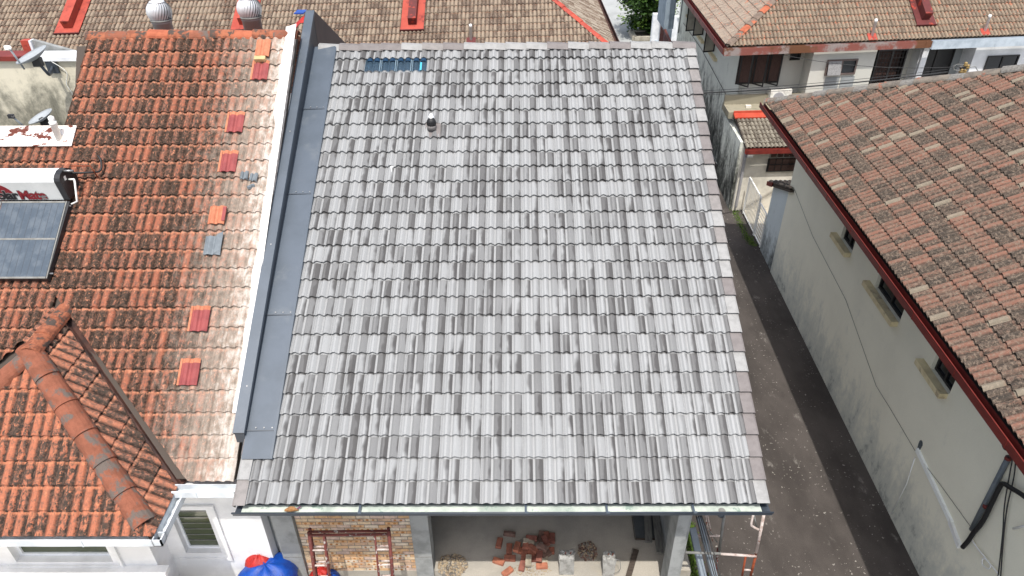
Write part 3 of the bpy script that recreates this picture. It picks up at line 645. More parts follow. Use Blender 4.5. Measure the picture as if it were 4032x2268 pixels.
slabx('bay_side_wall', MAT['white_wall'], -5.78 - .2, -5.78, [(WY1 + .2, gz - .14), (WY2 + .1, gz - .14), (WY2 + .1, 1), (WY1 + .2, 1)], old)
b0, b1 = at(737, 2186, Y=WY2), at(863, 2169, Y=WY2); b2 = at(805, 2013, Y=WY2)
h2 = (b0.x, b1.x + .03, (b0.z + b1.z) / 2, b2.z + .02)
wall_with_hole('recess_wall', MAT['white_wall'], -5.78, at(1040, 2080, Y=WY2).x, 1.0, gz - .04, WY2, .2, h2, old)
window(old, h2[0], h2[1], h2[2], h2[3], WY2, .15, bars=6, fr=.035)
for a in ((h2[0] - .14, h2[2] - .16, h2[1] + .16, h2[2] - .11), (h2[1] + .12, h2[2] - .11, h2[1] + .16, h2[3] + .1), (h2[0] - .14, h2[3] + .1, h2[1] + .16, h2[3] + .14)):
    G().bb((a[0], WY2 - .04, a[1]), (a[2], WY2 - .002, a[3])).out('window_surround', MAT['white_wall'], old)
lz = at(400, 2247, Y=WY1 - .1).z
G().bb((-12.2, WY1 - .16, lz - .1), (-5.6, WY1 - .001, lz)).out('ledge', MAT['white_wall'], old)
A('cream_peel', srgb(232, 222, 204), srgb(242, 238, 230), 4, .9, c3=srgb(206, 180, 140), sc3=3)
G().bb((-12.2, 2.4, lz - .5), (-4.6, WY1 - .17, lz - .36)).out('lower_roof_slab', MAT['cream_peel'], old)  # porch slab; its unseen near part is stretched to bounce sunlight onto the walls
# ------------------------------------------------------------------ wall with satellite dishes behind the left house
backw = thing('parapet_wall', 'stained cream parapet wall with white coping, behind the satellite dish at the far left', 'wall', (-10, 14.3, 0))
DY = 14.2; zc = at(200, 236, Y=DY).z
G().bb((-13.5, DY, 5.5), (-7.6, DY + .2, zc)).out('wall', MAT['dish_wall'], backw)
xs = at(104, 200, Y=DY).x
G().bb((xs, DY - .06, zc - .01), (-7.6, DY + .42, zc + .06)).out('coping', MAT['white_paint'], backw)
G().bb((-13.5, DY - .07, zc + .0), (xs - .002, DY + .35, zc + .09)).out('coping', MAT['red_paint'], backw)
q0 = at(84, 158, Y=DY + .5); q1 = at(124, 158, Y=DY + .5)
G().bb((q0.x, DY + .45, zc - .05), (q0.x + .16, DY + .6, q0.z)).out('end_block', MAT['duct_red'], backw)
G().bb((q0.x + .161, DY + .45, zc - .05), (q1.x, DY + .6, q1.z)).out('end_block', MAT['white_paint'], backw)
g = G(); z0_ = zc - .05; x_ = q1.x + .002
g.v = [Vector(p) for p in ((x_, DY + .5, z0_), (x_ + 1.0, DY + .5, z0_), (x_ , DY + .5, q1.z), (x_, DY + .6, z0_), (x_ + 1.0, DY + .6, z0_), (x_, DY + .6, q1.z))]
g.f = [(0, 1, 2), (3, 5, 4), (0, 2, 5, 3), (1, 4, 5, 2), (0, 3, 4, 1)]; g.out('sloping_haunch', MAT['concrete'], backw)
# ------------------------------------------------------------------ houses of the far row, left: long brown roof
FA = R(5.5); GA = R(1.4)
exf = Vector((math.cos(FA), math.sin(FA), 0)); eyf = Vector((-math.sin(GA) * 0, 1, 0))
T3 = R(29); C3 = Vector(at(2435, 214, Z=5.3))
es3 = (Vector((.0, 1, 0)) * math.cos(T3) + Vector((0, 0, math.sin(T3))))
BROWN = dict(base=srgb(170, 152, 132), mid=srgb(138, 120, 104), dark=srgb(104, 86, 74), bright=srgb(206, 140, 106), speck=srgb(196, 184, 166), a0=.38, a1=.6, b0=.56, b1=.74, trough=.26, s1=5, s2=4.5, c0=.62, c1=.68, cv=.8, v3=.2, vh=.35, vt=.1, k0=.55, deep=srgb(92, 80, 70), dv=.7, top=.35, bump=.6)
n3c = 88; O3 = C3 - exf * (n3c * .3)
MAT['brown_tile'] = tilemat('brown_tile', frame(O3, exf, es3, .3, .338), 'old', BROWN)
far = thing('terrace_row', 'long terrace row with brown tiled roof and red roof ducts, behind the left houses', 'house', (-8, 28, 0))
hd = (Vector((-1, 1, 0)) * .74).normalized(); hn3 = ux.cross(Vector((-.70, .76, 0)))
hn3 = -Vector((.76, .70, 0)).normalized()
RWS = 19; top3 = es3 * (RWS * .338)
deck3 = [O3 + es3 * .05, C3 + es3 * .05, C3 + Vector((-.70, .76, 0)) * 5.9 / 1.0 * 1.0 + Vector((0, 0, 2.5)) * 0 + top3 - top3, O3 + top3]
RUNF = RWS * .338 * math.cos(T3)
hx = RUNF * (.70 / .76); HT = C3 + exf * 0 + Vector((-hx, 0, 0)) + exf * 0 + top3 + Vector((0, 0, 0))
HT = C3 + top3 + exf * (-hx)
hdir = (HT - C3); hn3 = Vector((-hdir.y, hdir.x, 0)).normalized(); hn3 = hn3 if hn3.x < 0 else -hn3
tile_field(far, [O3 + es3 * .05, C3 + es3 * .05, HT, O3 + top3], O3, exf, es3, range(0, n3c), range(RWS), .3, .338, RIB_P, MAT['brown_tile'], planes=[(C3, hn3)], t=.028, jit=.004)
# right-hand hip face of the row
es3r = Vector((-math.cos(R(29)), 0, math.sin(R(29)))); 
MAT['pale_row_tile'] = tilemat('pale_row_tile', frame(C3, EY, es3r, .3, .338), 'old', dict(BROWN, base=srgb(176, 164, 148), bright=srgb(150, 120, 90), top=.1, seed=3))
es3r = Vector((-hx, 0, HT.z - C3.z)).normalized()
tile_field(far, [C3, C3 + EY * 9, HT + EY * 6, HT], C3, EY, es3r, range(0, 32), range(16), .3, .338, RIB_P, MAT['pale_row_tile'], planes=[(C3, -hn3)], maxn=200, t=.028, jit=.004, name='hip_roof')
caps(far, 'hip_cap', C3 + Vector((0, 0, .1)), HT + Vector((0, 0, .1)), 16, [MAT['duct_red'], MAT['bright_red'], MAT['duct_red']], .12, .09, CAP)
gutter_run('gutter', C3 + Vector((0.03, -.1, 0)), C3 + Vector((.03, 14, 0)), (1, 0, 0), MAT['valley_metal'], far, h=.2, w_=.22)
gutter_run('gutter', O3 + Vector((0, 0, 0)), C3, (0, -1, 0), MAT['valley_metal'], far, h=.2)
g = G(); v = []
for p in (O3 + Vector((0, .9, -.1)), C3 + Vector((-.8, .9, -.1)), C3 + Vector((-.8, 12, -.1)), O3 + Vector((0, 12, -.1))): v += [p, Vector((p.x, p.y, 0))]
g.v = v; g.f = [(0, 1, 3, 2), (2, 3, 5, 4), (4, 5, 7, 6), (6, 7, 1, 0), (0, 2, 4, 6)]; g.out('wall', MAT['white_wall'], far)
n3 = exf.cross(es3)
def roof_duct(px, py, top_y=-60, wd=.85, parent=far, O=O3, ex=exf, es=es3, n=n3, m1='duct_red', m2='duct_dark', bw=.3):
    p = onp(px, py, O + n * .08, n); L = 4.6
    t_ = G().ext([(-wd / 2, 0), (wd / 2, 0), (wd / 2, .03), (-wd / 2, .03)], p, p + es * L, ex, n).out('duct_flashing', MAT[m1], parent)
    G().ext([(-bw / 2, 0), (bw / 2, 0), (bw / 2, .3), (-bw / 2, .3)], p + es * .25 + n * .03, p + es * L + n * .03, ex, n).out('duct_box', MAT[m2], t_)
    G().ext([(-wd / 2 - .03, -.03), (wd / 2 + .03, -.03), (wd / 2 + .03, .045), (-wd / 2 - .03, .045)], p - es * .03, p, ex, n).out('duct_apron', MAT['duct_dark'], t_)
roof_duct(262, 132, m2='duct_red'); roof_duct(955, 118, m2='duct_red'); roof_duct(1622, 118)
def vent(px, py, h, parent, O, ex, es, n, m='pvc', r=.05, base='duct_red', bs=.34):
    p = onp(px, py, O + n * .05, n)
    o = G().lathe([(r, 0), (r, h - .12), (r * 1.18, h - .12), (r * 1.18, h - .03), (r * .5, h)], p, n=16).out('vent_pipe', MAT[m], parent, True)
    if base: G().ext([(-bs / 2, -.02), (bs / 2, -.02), (bs / 2, .02), (-bs / 2, .02)], p - es * bs * .6, p + es * bs * .35, ex, n).out('vent_flashing', MAT[base], o)
vent(1855, 158, .58, far, O3, exf, es3, n3, base='duct_dark')
# ------------------------------------------------------------------ right neighbour (hipped roof along the alley)
A2 = R(1.65); rx = Vector((math.cos(A2), -math.sin(A2), 0)); ry = Vector((math.sin(A2), math.cos(A2), 0))
def RF(a, b, z): return rx * a + ry * b + Vector((0, 0, z))
T4 = R(28)
right = thing('side_house', 'cream-walled house with mottled brown and pink tiled roof, right of the alley', 'house', RF(9, 14, 0))
O4 = RF(6.86, 21.25, 5.5); ex4 = -ry; es4 = rx * math.cos(T4) + ux * math.sin(T4); n4 = ex4.cross(es4)
W4, E4 = .274, .345
MOT = dict(base=srgb(150, 104, 87), mid=srgb(106, 90, 78), dark=srgb(64, 58, 52), bright=srgb(188, 134, 110), pale=srgb(176, 164, 144), a0=.24, a1=.66, b0=.42, b1=.72, s1=14, su=3.6, s2=10, c0=.6, c1=.7, cv=.6, vt=.55, vh=.5, v3=.15, trough=.2, deep=srgb(62, 54, 48), dv=.7, streak=srgb(112, 98, 86), top=.25, speck=srgb(150, 132, 116), bump=.8)
MAT['mottled_tile'] = tilemat('mottled_tile', frame(O4, ex4, es4, W4, E4), 'old', MOT)
hd4 = (-ry + rx).normalized(); hn4 = Vector((hd4.y, -hd4.x, 0)).normalized(); hn4 = hn4 if hn4.dot(ex4) > 0 else -hn4
rows4 = 20; hp = O4 + es4 * (rows4 * E4) + ex4 * (rows4 * E4 * math.cos(T4)); end4 = O4 + ex4 * (W4 * 62)
roof4 = tile_field(right, [O4 + es4 * .05, hp, end4 + es4 * (rows4 * E4), end4 + es4 * .05], O4, ex4, es4, range(62), range(rows4), W4, E4, RIB_P, MAT['mottled_tile'], planes=[(O4, hn4)], t=.03, jit=.006)
caps(right, 'hip_cap', O4 + Vector((0, 0, .10)), hp + Vector((0, 0, .12)), 24, [MAT['cap_cement'], MAT['mortar'], MAT['cap_cement']], .17, .12, HS, lift=.015, mj=.03)
g = G(); a, b = O4, hp; c = O4 + rx * 14.; g.add([a, b, hp + rx * 3, c], [(0, 1, 2, 3)]); g.out('far_hip_face', MAT['cap_cement'], right)
go4 = gutter_run('gutter', RF(6.90, 21.42, 5.42), RF(6.90, 3.0, 5.42), -rx, MAT['red_gutter'], right, h=.15, w_=.13, seam=[1.55 + 1.55 * i for i in range(11)])
G().bb((0, 0, 0), (1, 1, 1)) if 0 else None
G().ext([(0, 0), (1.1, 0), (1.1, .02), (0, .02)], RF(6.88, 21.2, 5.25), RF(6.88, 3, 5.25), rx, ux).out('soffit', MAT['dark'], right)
WX = 7.84
def rbox(a, b, c, d, e, f, name, m, parent):  # box in the rotated frame: x a..b, y c..d, z e..f
    return G().box(RF((a + b) / 2, (c + d) / 2, (e + f) / 2), (b - a, d - c, f - e), (rx, ry, ux)).out(name, m, parent)
PW = RF(WX, 10, 0)
def onw(px, py, off=0.): return onp(px, py, RF(WX - off, 10, 0), rx)
def loc(p): return (p.dot(rx), p.dot(ry), p.z)
# windows: (sill far pixel, sill near pixel, window extent along the wall)
wins = []
for far_, near_ in (((3270, 914), (3325, 1000)), ((3395, 1111), (3508, 1272)), ((3605, 1413), (3700, 1552))):
    a = loc(onw(*far_, .16)); b = loc(onw(*near_, .16)); wins.append((b[1], a[1], (a[2] + b[2]) / 2))
g = G(); segs = []; ys = 3.0
YE = 20.35
wl4 = G()
zt4, sz = 5.26, sum(w_[2] for w_ in wins) / 3 + .02
holes = sorted([(w_[0] - .02, w_[1] - .3) for w_ in wins])
cur = 3.0
for a, b in holes:
    wl4.box(RF(WX + .1, (cur + a) / 2, (sz + zt4) / 2), (.2, a - cur, zt4 - sz), (rx, ry, ux)); cur = b
wl4.box(RF(WX + .1, (cur + YE) / 2, (sz + zt4) / 2), (.2, YE - cur, zt4 - sz), (rx, ry, ux))
wl4.box(RF(WX + .1, (3 + YE) / 2, sz / 2), (.2, YE - 3, sz), (rx, ry, ux))
wl4 = wl4.out('wall', MAT['right_wall'], right)
rbox(WX + .2, 16, YE - .2, YE, 0, zt4, 'far_end_wall', MAT['cream_wall'], right)
for (a, b), w_ in zip(holes, sorted(wins)):
    f = G()
    for c, d, e, h in ((a, a + .05, sz, zt4), (b - .05, b, sz, zt4), (a + .05, b - .05, sz, sz + .06), ((a + b) / 2 - .03, (a + b) / 2 + .03, sz + .06, zt4)): f.box(RF(WX + .1, (c + d) / 2, (e + h) / 2), (.05, d - c, h - e), (rx, ry, ux))
    f = f.out('window', MAT['window_black'], right)
    rbox(WX + .11, WX + .12, a, b, sz, zt4, 'pane', MAT['dark_glass'], f)
    rbox(WX - .16, WX - .001, w_[0] - .0, w_[1], sz - .12, sz - .0, 'sill', MAT['sill_yellow'], right)
# details fixed on the wall: seam line, trunking, pipes, cables (each its own thing)
def wline(pts, off=.02): return [onw(x, y, off) for x, y in pts]
def tube_thing(name, pts, r, m, label, cat, smooth=True, n=7, group=None, spl=0):
    g = G().tube(spline(pts, spl) if spl else pts, r, n); return tag(g.out(name, MAT[m], None, smooth), label, cat, group)
tube_thing('wall_cable', wline([(3128, 745), (3200, 930), (3330, 1180), (3450, 1520), (3500, 1600), (3612, 1790), (3700, 1905), (3832, 2088)]), .0045, 'grey_wire', 'thin dark cable clipped along the whole cream wall right of the alley', 'cable')
g = G().ext([(-.05, 0), (.05, 0), (.05, .05), (-.05, .05)], onw(3616, 1770, .0), onw(3752, 2060, .0), ux, -rx); tr = g.out('cable_trunking', MAT['trunking']); tag(tr, 'long pale plastic trunking running down the cream wall', 'trunking')
g = G().ext([(-.055, 0), (.055, 0), (.055, .055), (-.055, .055)], onw(3747, 2052, .0), onw(3784, 2152, .0), ux, -rx); g.out('trunking_joint', MAT['pvc'], tr)
tube_thing('conduit', wline([(3602, 1803), (3570, 1905), (3511, 2022)], .03), .012, 'pvc', 'thin white conduit from the trunking down to the alley', 'pipe')
tube_thing('cable_pipe', wline([(3972, 1800), (3826, 2086)], .06), .045, 'duct_grey_pipe', 'grey pipe slanting down the cream wall near the right edge', 'pipe', n=12)
for i, p in enumerate(((3972, 1800), (3885, 1990))): 
    q = onw(*p, .06); g = G().tube([q, q + (onw(3826, 2086, .06) - q).normalized() * .05], .052, 12); o = g.out('pipe_clip', MAT['red_paint'], bpy.data.objects['cable_pipe'], True)
tube_thing('cable_bundle', wline([(3790, 2155), (3812, 2130), (3832, 2100), (3870, 2052), (3908, 1975), (3938, 1915), (3952, 1905), (3975, 1918), (4020, 1945), (4060, 1975)], .1), .04, 'black_rubber', 'thick black cable bundle bent over beside the grey pipe', 'cable', n=10, spl=5)
tube_thing('cable_loop', wline([(3984, 1735), (3958, 1722), (3946, 1745), (3956, 1770), (3990, 1778), (4002, 1760), (3985, 1730), (3960, 1738), (3965, 1765), (3992, 1788), (3978, 1800)], .12), .009, 'black_rubber', 'black cable coiled in loops under the red gutter at the right edge', 'cable', spl=6)
for i, (ps, lb) in enumerate((([(3988, 1800), (3975, 1870), (3955, 1990), (3948, 2100), (3930, 2268), (3925, 2300)], 'leftmost of two thin dark cables hanging down the wall at the right edge'),
        ([(4000, 1800), (3992, 1880), (3965, 2000), (3950, 2130), (3940, 2268), (3936, 2300)], 'rightmost of two thin dark cables hanging down the wall at the right edge'))):
    tube_thing('hanging_cable', wline(ps, .06), .011, 'wire', lb, 'cable', spl=4)
tube_thing('white_cable', wline([(3822, 2118), (3850, 2160), (3875, 2190), (3900, 2225), (3890, 2240), (3868, 2220), (3875, 2198), (3905, 2228), (3930, 2260), (3950, 2290)], .05), .012, 'pvc', 'tangled white cable with a loop, low on the wall by the black bundle', 'cable', spl=5)
tube_thing('white_pipe', wline([(3990, 2082), (4032, 2072), (4060, 2066)], .09), .022, 'pvc', 'short white pipe sticking out at the right edge of the photo', 'pipe')
A('wall_patch', srgb(108, 116, 118), srgb(92, 100, 102), 12, .95, bump=.6)
q = onw(3622, 1756, .004); pts = [(math.cos(t) * .06 * (1 + .2 * math.sin(3 * t)), math.sin(t) * .17 * (1 + .15 * math.cos(2 * t))) for t in [i * math.pi / 7 for i in range(14)]]
g = G(); g.ext(pts, q, q - rx * .004, ry, ux); g.out('cement_patch', MAT['wall_patch'], right)
# annex at the far end of the side house: blue-grey wall with little lean-to roof
annex = thing('annex', 'small blue-grey annex with broken lean-to tiles, at the far end of the cream wall', 'annex', RF(8, 21, 0))
ya, yb_ = 20.36, 21.78; zb_ = 2.5
g = G(); sec = [(ya, 0), (yb_, 0), (yb_, zb_ + .0), (ya, zb_ + .62)]
v = [RF(WX + .02, y, z) for y, z in sec] + [RF(WX + .2, y, z) for y, z in sec]; g.v = v; g.f = [(0, 1, 2, 3), (7, 6, 5, 4), (0, 4, 5, 1), (1, 5, 6, 2), (2, 6, 7, 3), (3, 7, 4, 0)]; g.out('wall', MAT['annex_wall'], annex)
esn = (-ry * math.cos(R(20)) + ux * math.sin(R(20)))   # rises toward the camera
G().bb((0, 0, 0), (0, 0, 0)) if 0 else None
p = RF(WX - .12, yb_ + .15, zb_ + .02)
MAT['annex_tile'] = tilemat('annex_tile', frame(p, -rx, esn, .3, .34), 'old', dict(BROWN, dark=srgb(70, 64, 60), b0=.46, b1=.56, bright=srgb(190, 150, 130)))
tile_field(annex, [p, p + rx * 3, p + rx * 3 + esn * 2.1, p + esn * 2.1], p + rx * 3, -rx, esn, range(10), range(6), .3, .34, RIB_P, MAT['annex_tile'], t=.028)
G().ext([(0, 0), (0, .1), (.02, .1), (.02, 0)], p + ux * -.04, p + rx * 3 + ux * -.04, ry, ux).out('fascia', MAT['pvc'], annex)
G().ext([(0, -.12), (0, .03), (.03, .03), (.03, -.12)], p - rx * .03, p - rx * .03 - ry * .5 + ux * .18, -rx, ux).out('fascia', MAT['red_paint'], annex)
# ------------------------------------------------------------------ far right houses: beige one and white one under a continuous hip roof
F2 = R(6.5); ex5 = Vector((math.cos(F2), math.sin(F2), 0)); sy = Vector((math.sin(R(1.65)), math.cos(R(1.65)), 0))
C5 = Vector(at(2866, 190, Z=5.62)); T5 = R(29); es5 = (sy * math.cos(T5) + ux * math.sin(T5)).normalized()
C5 += sy * .12
beige = thing('beige_house', 'beige two-storey house with hipped tiled roof and rust-patched red gutter, top right beyond the alley', 'house', (11, 30, 0))
white = thing('pale_blue_house', 'white and pale blue house with blue-white gutter, at the top right edge', 'house', (19, 31, 0))
TAN = dict(BROWN, base=srgb(164, 144, 122), mid=srgb(142, 126, 108), dark=srgb(118, 102, 86), bright=srgb(200, 122, 90), c0=.56, c1=.64, cv=.85, s2=4, vh=.2, top=.5, seed=6)
MAT['tan_tile'] = tilemat('tan_tile', frame(C5, ex5, es5, .3, .338), 'old', TAN)
RW5 = 14; NSP = round(((at(3655, 160, Z=5.6) - C5).dot(ex5)) / .3); NE = NSP + 22
run5 = RW5 * .338
hx5 = run5 * math.cos(T5) * 1.05; HT5 = C5 + es5 * run5 + ex5 * hx5
h5 = HT5 - C5; hn5 = Vector((-h5.y, h5.x, 0)).normalized(); hn5 = hn5 if hn5.x > 0 else -hn5
def cc(k): return C5 + ex5 * (.3 * k)
tile_field(beige, [C5 + es5 * .05, cc(NSP) + es5 * .05, cc(NSP) + es5 * run5, HT5], C5, ex5, es5, range(0, NSP), range(RW5), .3, .338, RIB_P, MAT['tan_tile'], planes=[(C5, hn5)], t=.028, jit=.004)
tile_field(white, [cc(NSP) + es5 * .05, cc(NE) + es5 * .05, cc(NE) + es5 * run5, cc(NSP) + es5 * run5], C5, ex5, es5, range(NSP, NE), range(RW5), .3, .338, RIB_P, MAT['tan_tile'], t=.028, jit=.004)
es5l = (Vector((h5.x * 1., 0, 0)) - sy * 0 + ux * (h5.z)).normalized()
Ol = C5 + sy * 15.; exl = -sy
MAT['tan_side_tile'] = tilemat('tan_side_tile', frame(Ol, exl, es5l, .3, .338), 'old', dict(TAN, base=srgb(172, 156, 140), mid=srgb(160, 144, 130), dark=srgb(136, 120, 108), top=.2, seed=8))
tile_field(beige, [Ol, C5, HT5, Ol + es5l * run5], Ol, exl, es5l, range(0, 50), range(RW5), .3, .338, RIB_P, MAT['tan_side_tile'], planes=[(C5, -hn5)], t=.028, jit=.004, name='side_roof')
caps(beige, 'hip_cap', C5 + Vector((0, 0, .1)), HT5 + Vector((0, 0, .1)), 15, [MAT['cap_brown'], MAT['cap_brown'], MAT['cap_orange']], .15, .1, CAP, lift=.03)
gutter_run('gutter', C5 - sy * .06 + ex5 * -.14, cc(NSP) - sy * .06, -sy, MAT['fascia_rust'], beige, h=.25, w_=.16, seam=(1.25, 2.5, 4.3, 5.6, 6.5, 7.7))
gutter_run('gutter', C5 - sy * .2 + rx * -.03, Ol - rx * .03, -rx, MAT['red_gutter'], beige, h=.2, w_=.16, seam=(1.5, 3, 4.5, 6))
gutter_run('gutter', cc(NSP) - sy * .1, cc(NE) - sy * .1, -sy, MAT['fascia_blue'], white, h=.3, w_=.18, seam=(2.5, 5))
n5 = ex5.cross(es5)
roof_duct(3648, 98, parent=white, O=C5, ex=ex5, es=es5, n=n5, wd=.75, m1='duct_dark', m2='duct_dark')
vent(3433, 142, .62, beige, C5, ex5, es5, n5); vent(3877, 122, .6, white, C5, ex5, es5, n5)
# walls. frame: a along ex5 from C5, b depth behind the gutter line
def fw(a, b, z): p = C5 + ex5 * a + sy * b; return Vector((p.x, p.y, z))
def fbox(a0, a1, b0, b1, z0, z1, name, m, parent):
    g = G(); v = [fw(a, b, z) for a in (a0, a1) for b in (b0, b1) for z in (z0, z1)]
    g.add(v, [(0, 1, 3, 2), (4, 6, 7, 5), (0, 4, 5, 1), (2, 3, 7, 6), (0, 2, 6, 4), (1, 5, 7, 3)]); return g.out(name, MAT[m], parent)
nf = Vector((-ex5.y, ex5.x, 0))
def onf(px, py, b):  # pixel onto the plane b behind the gutter line: (a, z)
    P = fw(0, b, 0); q = onp(px, py, P, nf); return (q - C5 - sy * b).dot(ex5), q.z
zt5 = 5.4; bR, bP = .95, .12
aL = onf(2918, 300, bR)[0]; aA = onf(3192, 300, bR)[0]; aP0 = onf(3204, 213, bP)[0]; aP1 = onf(3455, 200, bP)[0]; aS = onf(3612, 250, bR)[0]; aS2 = NSP * .3
fbox(aL, aP0, bR, bR + .2, 0, zt5, 'recessed_wall', 'rear_front', beige)
fbox(aP0, aP1, bP, bR, 0, zt5, 'projecting_wall', 'white_wall' if 0 else 'rear_front', beige)
fbox(aP1, aS2, bR, bR + .2, 0, zt5, 'recessed_wall', 'rear_front', beige)
fbox(aS, aS2 - .02, bP + .25, bR, 0, zt5, 'party_pier', 'white_wall', beige)
q = onf(3630, 250, bP + .2)[0]; fbox(q - .1, q + .06, bP + .12, bP + .249, 2.5, zt5 - .2, 'yellow_pipe', 'yellow_pipe', beige)
fbox(aL + .0, aL + .2, bR, 15, 0, zt5, 'side_wall', 'rear_side_wall', beige)
def grille(parent, px, b, box=0., cols=8, rows=7, name='window', frame='window_black', pane='curtain', fr=.05, mull=1):
    (a0, z1), (a1, _), (_, z0) = onf(px[0], px[1], b), onf(px[2], px[1], b), onf((px[0] + px[2]) / 2, px[3], b)
    g = G(); b0 = b - .06 - box
    def bar(x0, x1, zz0, zz1, y0=b0, y1=b0 + .04):
        v = [fw(a, bb, z) for a in (x0, x1) for bb in (y0, y1) for z in (zz0, zz1)]; g.add(v, [(0, 1, 3, 2), (4, 6, 7, 5), (0, 4, 5, 1), (2, 3, 7, 6), (0, 2, 6, 4), (1, 5, 7, 3)])
    bar(a0, a0 + fr, z0, z1); bar(a1 - fr, a1, z0, z1); bar(a0 + fr, a1 - fr, z0, z0 + fr); bar(a0 + fr, a1 - fr, z1 - fr, z1)
    for i in range(mull): x = a0 + (a1 - a0) * (i + 1) / (mull + 1); bar(x - fr * .6, x + fr * .6, z0 + fr, z1 - fr)
    o = g.out(name, MAT[frame], parent)
    if cols:
        g = G()
        for i in range(1, cols): x = a0 + (a1 - a0) * i / cols; bar(x - .008, x + .008, z0 + fr, z1 - fr, b0 + .045, b0 + .055)
        for i in range(1, rows): z = z0 + (z1 - z0) * i / rows; bar(a0 + fr, a1 - fr, z - .008, z + .008, b0 + .056, b0 + .064)
        g.out('grille', MAT['window_black'], o)
    if box:
        g = G(); bar(a0, a1, z0 - .02, z0 - .001, b0, b - .001); bar(a1 - .02, a1, z0, z1, b0 + .05, b - .001); bar(a0, a0 + .02, z0, z1, b0 + .05, b - .001); g.out('grille_box', MAT['window_black'], o)
    v = [fw(a, b - .012, z) for a, z in ((a0, z0), (a1, z0), (a1, z1), (a0, z1))]; v += [p - nf * .01 for p in v]
    mesh('pane', v, [(0, 1, 2, 3), (7, 6, 5, 4), (0, 4, 5, 1), (1, 5, 6, 2), (2, 6, 7, 3), (3, 7, 4, 0)], MAT[pane], o)
    return o, a0, a1, z0, z1
o, a0, a1, z0, z1 = grille(beige, (2915, 200, 3088, 326), bR, cols=9, rows=7, mull=2)
for i in range(3):   # three open casements hinged on their left edge
    x = a0 + (a1 - a0) * (i + .33) / 3; d = Vector((.42, -.50, 0)).normalized(); c0_ = fw(x - .12, bR - .07, 0)
    g = G(); L_ = .5
    for (s0, s1, h0, h1) in ((0, .045, z0, z1), (L_ - .045, L_, z0, z1), (.045, L_ - .045, z0, z0 + .05), (.045, L_ - .045, z1 - .05, z1)):
        p0 = c0_ + d * s0; p1 = c0_ + d * s1; nn_ = Vector((-d.y, d.x, 0)) * .03
        v = [Vector((q.x, q.y, z)) for q in (p0, p0 + nn_, p1, p1 + nn_) for z in (h0, h1)]
        g.add(v, [(0, 1, 3, 2), (4, 6, 7, 5), (0, 4, 5, 1), (2, 3, 7, 6), (0, 2, 6, 4), (1, 5, 7, 3)])
    cs_ = g.out('casement', MAT['window_black'], o)
grille(beige, (3116, 195, 3156, 235), bR, cols=0, mull=0, pane='dark_glass')
o, a0, a1, z0, z1 = grille(beige, (3258, 235, 3378, 293), bP, cols=0, mull=1, frame='bronze_frame', pane='dark_glass', fr=.06)
am = (a0 + a1) / 2; g = G(); v = [fw(a, bb, z) for a, bb, z in ((a0 + .05, bP - .22, z0 + .05), (am - .04, bP - .22, z0 + .05), (am - .04, bP - .075, z1 - .05), (a0 + .05, bP - .075, z1 - .05))]; v += [p + nf * .01 for p in v]
mesh('open_casement', v, [(0, 1, 2, 3), (7, 6, 5, 4), (0, 4, 5, 1), (1, 5, 6, 2), (2, 6, 7, 3), (3, 7, 4, 0)], MAT['frosted'], o)
A('grey_render', srgb(176, 180, 180), srgb(166, 170, 170), 3, .85)
for s in (0, 1): fbox(a0 + .1 + s * .62, a0 + .66 + s * .6, bP - .012, bP - .002, z0 - .95, z0 - .08, 'render_panel', 'grey_render', beige)
grille(beige, (3446, 185, 3560, 318), bP + .5, box=.35, cols=9, rows=8, mull=1)
# white house walls
wS = NSP * .3 + .001
fbox(wS, wS + .22, bP + .1, bR, 0, zt5, 'party_pier', 'white_wall', white)
fbox(wS + .22, onf(3800, 240, bR)[0] + .3, bR, bR + .2, 0, zt5, 'recessed_wall', 'grey_render', white)
aw = onf(3838, 210, bP)[0]; fbox(aw, NE * .3, bP, bR, 0, zt5, 'projecting_wall', 'white_wall', white)
fbox(onf(3800, 240, bR)[0] + .3, NE * .3, bR + .001, bR + .2, 0, zt5, 'recessed_wall', 'grey_render', white)
grille(white, (3632, 175, 3768, 312), bR, cols=9, rows=7, mull=1, pane='window_black')
grille(white, (3890, 219, 4013, 276), bP, cols=0, mull=1, pane='dark_glass', frame='window_black')
# side windows of the beige house over the alley: dark casements standing open
nl_ = rx
sX = fw(aL, bR, 0)
def ons(px, py, off=0): return onp(px, py, sX - sy * 0 - Vector((off, 0, 0)), Vector((sy.y, -sy.x, 0)))
sd = Vector((sy.y, -sy.x, 0))
def side_case(p_bl, p_tr_y, wid, h, ang, label=None):
    p = ons(*p_bl); d = (-sd * math.cos(ang) - sy * math.sin(ang)); g = G()
    for s0, s1, h0, h1 in ((0, .06, 0, h), (wid - .06, wid, 0, h), (.06, wid - .06, 0, .06), (.06, wid - .06, h - .06, h)):
        v = [p + d * s + ux * z + n_ for s in (s0, s1) for n_ in (Vector((0, 0, 0)), sy * .03) for z in (h0, h1)]
        g.add(v, [(0, 1, 3, 2), (4, 6, 7, 5), (0, 4, 5, 1), (2, 3, 7, 6), (0, 2, 6, 4), (1, 5, 7, 3)])
    o = g.out('side_casement', MAT['window_black'], beige)
    v = [p + d * s + ux * z + sy * .012 for s, z in ((.06, .06), (wid - .06, .06), (wid - .06, h - .06), (.06, h - .06))]; v += [q + sy * .006 for q in v]
    mesh('pane', v, [(0, 1, 2, 3), (7, 6, 5, 4), (0, 4, 5, 1), (1, 5, 6, 2), (2, 6, 7, 3), (3, 7, 4, 0)], MAT['tinted_pane'], o)
A('tinted_pane', srgb(170, 164, 150, 1), srgb(150, 144, 132, 1), 2, .2)
for bl in ((2812, 203), (2768, 138), (2738, 120)): side_case(bl, 0, .55, 1.35, R(18))
